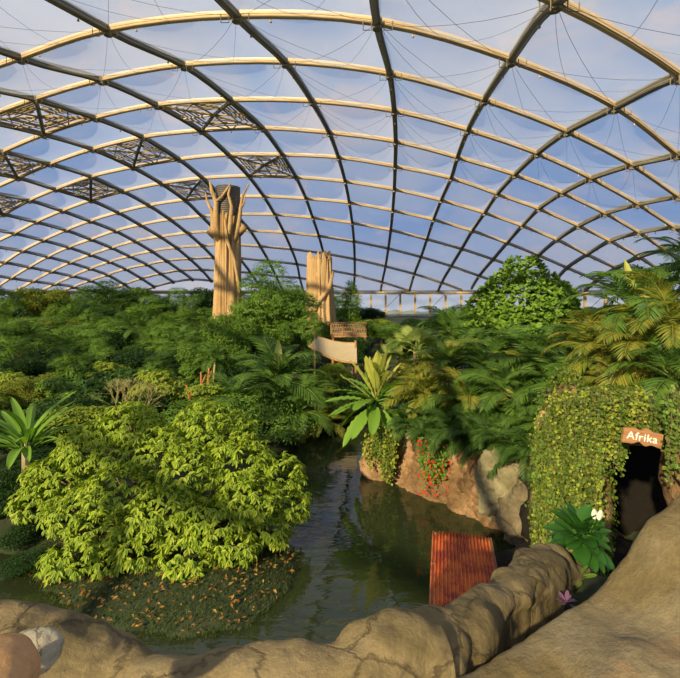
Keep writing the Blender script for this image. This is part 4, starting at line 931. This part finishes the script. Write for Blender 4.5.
# palms of the middle
palm(277, 386, 29, 4.0, 'big feathery palm with long arching fronds in the centre', nf=26, spear=True, lo=0)
palm(300, 412, 27.5, 2.8, 'feathery palm leaning over the pond edge, centre', nf=20)
palm(318, 425, 28, 2.0, 'small yellow green palm at the far water edge', nf=14, matn='palmy')
palm(235, 402, 26, 2.6, 'short palm left of the big feathery palm', nf=16)
for px, py, d, s_, lb in ((70, 352, 40, 2.6, 'palm poking out of the left jungle below the flat topped tree'), (178, 345, 42, 2.4, 'palm poking out of the jungle left of the reddish stems'), (28, 338, 50, 2.6, 'palm poking out of the left jungle at the edge'), (140, 330, 52, 2.6, 'small palm crown left of the tower, middle distance'), (215, 362, 34, 2.2, 'palm right behind the reddish stems')):
    palm(px, py, d, s_, lb, nf=16)
# right-hand palm thicket on the rock wall
PALMS = [(412, 388, 20.8, 1.8, 'palmy'), (424, 398, 19.8, 2.0, 'palmy'), (448, 372, 21.0, 2.4, 'palm'), (412, 352, 23.5, 2.0, 'palm'), (468, 405, 18.6, 2.2, 'palm'), (492, 372, 20.5, 2.8, 'palm'), (474, 356, 24, 2.3, 'palm'),
 (514, 402, 17.8, 2.4, 'palm'), (538, 372, 19.0, 2.8, 'palm'), (560, 358, 22.0, 2.4, 'palm'), (530, 428, 16.3, 2.0, 'palm'), (566, 392, 16.5, 2.6, 'palm'), (450, 334, 27, 2.6, 'palm'), (518, 364, 22.5, 2.4, 'palm'), (556, 430, 15.0, 1.7, 'palm'), (585, 360, 17.5, 2.4, 'palm'), (436, 420, 19.3, 1.3, 'palmy')]
PL = ['yellowed palm right beside the upright paddle leaved plant', 'yellowed palm hanging over the red flowers', 'green palm above the red flowers', 'green palm behind the paddle leaved plant', 'green palm above the pale boulder',
 'large arching palm in the middle of the right thicket', 'tall back palm left of the round glossy tree', 'drooping palm above the right part of the rock wall', 'large palm below the round glossy tree', 'palm right below the trunk of the round glossy tree',
 'low drooping palm at the right end of the rock wall', 'arching palm left of the vine covered arch', 'rear palm at the top left of the thicket', 'rear palm under the left side of the round glossy tree', 'small dark palm touching the vines of the arch', 'palm behind the vine covered arch', 'tiny yellow palm at the lip of the rock wall']
for (px, py, d, s_, mt_), lb in zip(PALMS, PL): palm(px, py, d+1.5, s_*1.06, lb, 'palms of the right thicket', nf=20, zbase=1.7, trunk_r=.055, matn=mt_, mat2='palmy' if mt_ == 'palm' and px in (448, 538, 548, 468) else None)
LOWP = [(408, 424, 20.6), (428, 436, 19.7), (452, 436, 18.9), (474, 442, 18.2), (496, 448, 17.5), (516, 452, 17.0), (536, 458, 16.2), (462, 418, 20.4), (500, 424, 19.0), (540, 436, 17.3), (440, 410, 21.5), (484, 405, 20.6)]
LL = ['at the wall corner beside the paddle leaved plant', 'right above the red flowers', 'just right of the red flowers', 'above the middle of the rock wall', 'above the pale boulder', 'right of the pale boulder', 'at the far right end of the wall', 'second row, right of the red flowers', 'second row, above the pale boulder', 'second row, at the right end of the wall', 'third row, above the red flowers', 'third row, behind the pale boulder']
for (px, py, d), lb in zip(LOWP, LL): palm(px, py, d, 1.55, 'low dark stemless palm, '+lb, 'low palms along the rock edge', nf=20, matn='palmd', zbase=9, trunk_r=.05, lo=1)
RP = [(632, 312, 11.5, 1.9, 'palm', True, 'tall palm with an upright pale spear leaf at upper right'), (600, 352, 11.8, 1.6, 'palmy', False, 'yellow green palm above the left side of the arch'), (640, 356, 10.8, 1.7, 'palmy', False, 'yellow green palm above the sign'),
 (672, 332, 10.5, 1.8, 'palmy', False, 'palm with drooping golden fronds at the right edge'), (615, 388, 11.2, 1.2, 'palmy', False, 'low palm on top of the arch'), (676, 382, 9.8, 1.4, 'palm', False, 'green palm at the right edge above the sign'),
 (690, 262, 12.5, 1.5, 'palm', False, 'palm whose tips enter at the right edge under the roof'), (655, 300, 14, 2.0, 'palm', False, 'rear palm right of the spear leaf palm'), (588, 385, 12.5, 1.3, 'palm', False, 'palm between the thicket and the arch')]
for px, py, d, s_, mt_, sp_, lb in RP: palm(px, py, d, s_, lb, 'palms above the arch', nf=16, matn=mt_, spear=sp_, zbase=6.4 if d < 12 else 5.0, trunk_r=.06)
fan_palm(415, 352, 23.5, 1.5, 'pale yellow green fan palm behind the paddle leaved plant'); fan_palm(398, 360, 25, 1.3, 'second pale fan palm, left behind the yellowed palms')
c = at(380, 432, 21.6)
paddle_plant('paddle_leaf_plant', (c.x-.15, 22.0, 3.5), 50, 2.3, 'banana', 'tall plant with upright yellow green paddle leaves left of the palms', 'plant', (90, -40), zlift=.2, args=(.30, .04, .3, 'paddle', .25, 1.0), spread=.05, first=(18, 'banana_lit_tint', .26, .03, .10, 'paley', .2, 1.0))  # yellow light on the upright leaves is put into their pale colour
cb = at(338, 400, 30); paddle_plant('fern', (cb.x, 30, ground_z(cb.x, 30)), 20, 1.9, 'strap2', 'orange green arching fern at the far end of the pond', 'fern', (65, 5), args=(.2, .03, .4, 'palmy', .1), spread=.05)

# rosette with white flowers
c = at(580, 540, 4.55); lily = paddle_plant('peace_lily', tuple(c), 66, .31, 'rosette', 'glossy dark green leafy plant with two white flowers beside the ridge', 'plant', (78, -30), args=(.56, .07, .32, 'rosette', .22), spread=.12, zlift=.3)
for (dx, dz, tl) in ((.09, .37, -.1), (.13, .36, .15)):
    m = MB(); st_ = MB(); st_.tube([(dx*.3, -.05, 0), (dx, -.12, dz-.10)], .005, 5); V, Fc = paddle(.55, .14, 10, .05); scatter(m, (V, Fc), np.array([[dx, -.12, dz-.11]]), np.array([[tl, 0, 1.]]), np.array([[0, 1., 0.]]), np.array([.11])); fl_ = m.build('flower', M['white'], lily); st_.build('flower_stem', M['mid'], fl_)
c = at(566, 600, 3.6); paddle_plant('purple_plant', (c.x, c.y, c.z-.02), 12, .09, 'purp', 'small purple leaved plant in the gap beside the big boulder', 'plant', (60, 5), args=(.4, .04, .2, 'purple', .15))
c = at(553, 578, 4.2); paddle_plant('seedling', (c.x+.25, c.y, c.z), 9, .13, 'seed', 'small bright green seedling below the white flowered plant', 'plant', (60, 5), args=(.45, .04, .2, 'mid', .15))

# ------------------------------------------------------------------ vines
def vine(name, tops, label, mats, leaf=.09, cat='vine', sway=.06, step=.8, dens=1.0):
    """tops: list of (point, length); each strand hangs from its point and carries leaves"""
    o0 = Vector(tops[0][0]); root = empty(name, tuple(o0), label, cat); st = MB(); fo = [MB() for _ in mats]
    for k, (p, L_) in enumerate(tops):
        p = np.array(p)-np.array(o0); n = max(3, int(L_/.15)); Q = [p]
        for i in range(n): Q.append(Q[-1]+np.array([rg.normal()*sway*.3, rg.normal()*sway*.3, -L_/n]))
        Q = np.array(Q); st.tube(Q, leaf*.04, 3)
        nl = int(L_/leaf*1.6*dens); t = rg.random(nl)*n; i0 = np.minimum(t.astype(int), n-1); X = Q[i0]+(Q[i0+1]-Q[i0])*(t-i0)[:, None]+rg.normal(size=(nl, 3))*leaf*.5
        d = rg.normal(size=(nl, 3)); d[:, 1] -= .5; d[:, 2] -= .9; scatter(fo[k % len(mats)], leaf_t(.8, .08, .1), X, d, rg.normal(size=(nl, 3))*.5+[-.2, -1, .6], leaf*(.7+.6*rg.random(nl)))
    st.build('stems', M['bark'], root)
    for f_, mm in zip(fo, mats): f_.build('foliage', M[mm], root)
    return root
tops = []
for k in range(480):                                        # curtain over the arch's left pillar
    px = rg.uniform(536, 625); base = 425-30*math.sin((px-536)/89*2.2)+rg.uniform(-12, 70); d = 9.05-.5*math.sin((px-536)/89*3.14)+rg.uniform(-.1, .2)
    L_ = rg.uniform(.35, 1.3); 
    if px > 600: L_ = min(L_, (456-base)/F*d)
    else: L_ *= 1.35
    if px < 556: L_ = min(1.8, L_*1.3)
    tops.append((at(px, base, d), max(.12, L_)))
vine('vine_curtain', tops, 'thick curtain of small leaved vines over the left side of the arch', ['vine', 'vine', 'vineyellow', 'vine', 'vine', 'mid'], .062)
tops = [(at(rg.uniform(548, 655), rg.uniform(386, 418), rg.uniform(8.75, 9.3)), rg.uniform(.2, .5)) for _ in range(230)]
gv = vine('golden_vine', tops, 'bright yellow green vine mat spilling over the lintel left of the sign', ['vineyellow', 'vine'], .06)
mb = MB(); o_ = np.array(gv.location)
for cpx, cpy, cd, rad_, n_ in ((626, 416, 10.0, (1.4, 1.0, .55), 4600), (567, 490, 10.2, (.70, 1.0, 2.3), 3400)):
    v = rg.normal(size=(n_, 3)); v[:, 1] = -abs(v[:, 1])*.9+.25; v[:, 2] = abs(v[:, 2])-.1 if cpx == 626 else v[:, 2]; v = nrm(v); cc_ = np.array(at(cpx, cpy, cd)); v = v[(cc_[0]+v[:, 0]*rad_[0]*1.15)/(cc_[1]+v[:, 1]*rad_[1]) < .62] if cpx == 567 else v; n_ = len(v); X = cc_+v*rad_*(1.10+.12*rg.random((n_, 1)))-o_
    scatter(mb, leaf_t(.8, .08, .1), X, rg.normal(size=(n_, 3))*.7+[0, -.4, -.8], v+rg.normal(size=(n_, 3))*.5, .05+.04*rg.random(n_))
mb.build('leaf_mat', M['vine'], gv)
tops = [(at(rg.uniform(667, 705), rg.uniform(385, 440), rg.uniform(8.0, 8.4)), rg.uniform(.3, 1.0)) for _ in range(70)]
vine('edge_vine', tops, 'green climbing vine at the right edge beside the sign', ['vine', 'mid'], .08)
tops = [(at(rg.uniform(363, 396), rg.uniform(424, 437), rg.uniform(20.6, 21.1)), rg.uniform(.7, 1.6)) for _ in range(60)]+[(at(rg.uniform(382, 394), rg.uniform(424, 437), rg.uniform(20.5, 20.8)), rg.uniform(1.8, 2.3)) for _ in range(30)]
vine('hanging_vine', tops, 'yellow green vine strands hanging to the water left of the rock wall', ['vineyellow', 'vine'], .11)
tops = [(at(rg.uniform(420, 446), rg.uniform(436, 462), 19.0+rg.uniform(-.2, .1)), rg.uniform(.5, 1.3)) for _ in range(80)]
fv = vine('flowering_creeper', tops, 'creeper with small red flowers hanging over the rock wall', ['mid'], .11)
P = np.array([np.array(at(rg.uniform(418, 450), rg.uniform(440, 496), 18.75)) for _ in range(110)])-np.array(fv.location); m = MB()
m.add([(0, -.02, 0)]+[(.06*math.cos(a_*math.pi/5)*(1 if a_ % 2 else .45), -.01-.02*(a_ % 2), .06*math.sin(a_*math.pi/5)*(1 if a_ % 2 else .45)) for a_ in range(10)], [(0, k+1, (k+1) % 10+1) for k in range(10)])
fm_ = m.mesh('flower', M['red'])
for p_ in P[:90]: o = link('flower', fm_, None, fv, tuple(p_)); o.rotation_euler = (R.uniform(-.5, .5), R.uniform(-3, 3), R.uniform(-.5, .5)); o.scale = (R.uniform(.7, 1.2),)*3
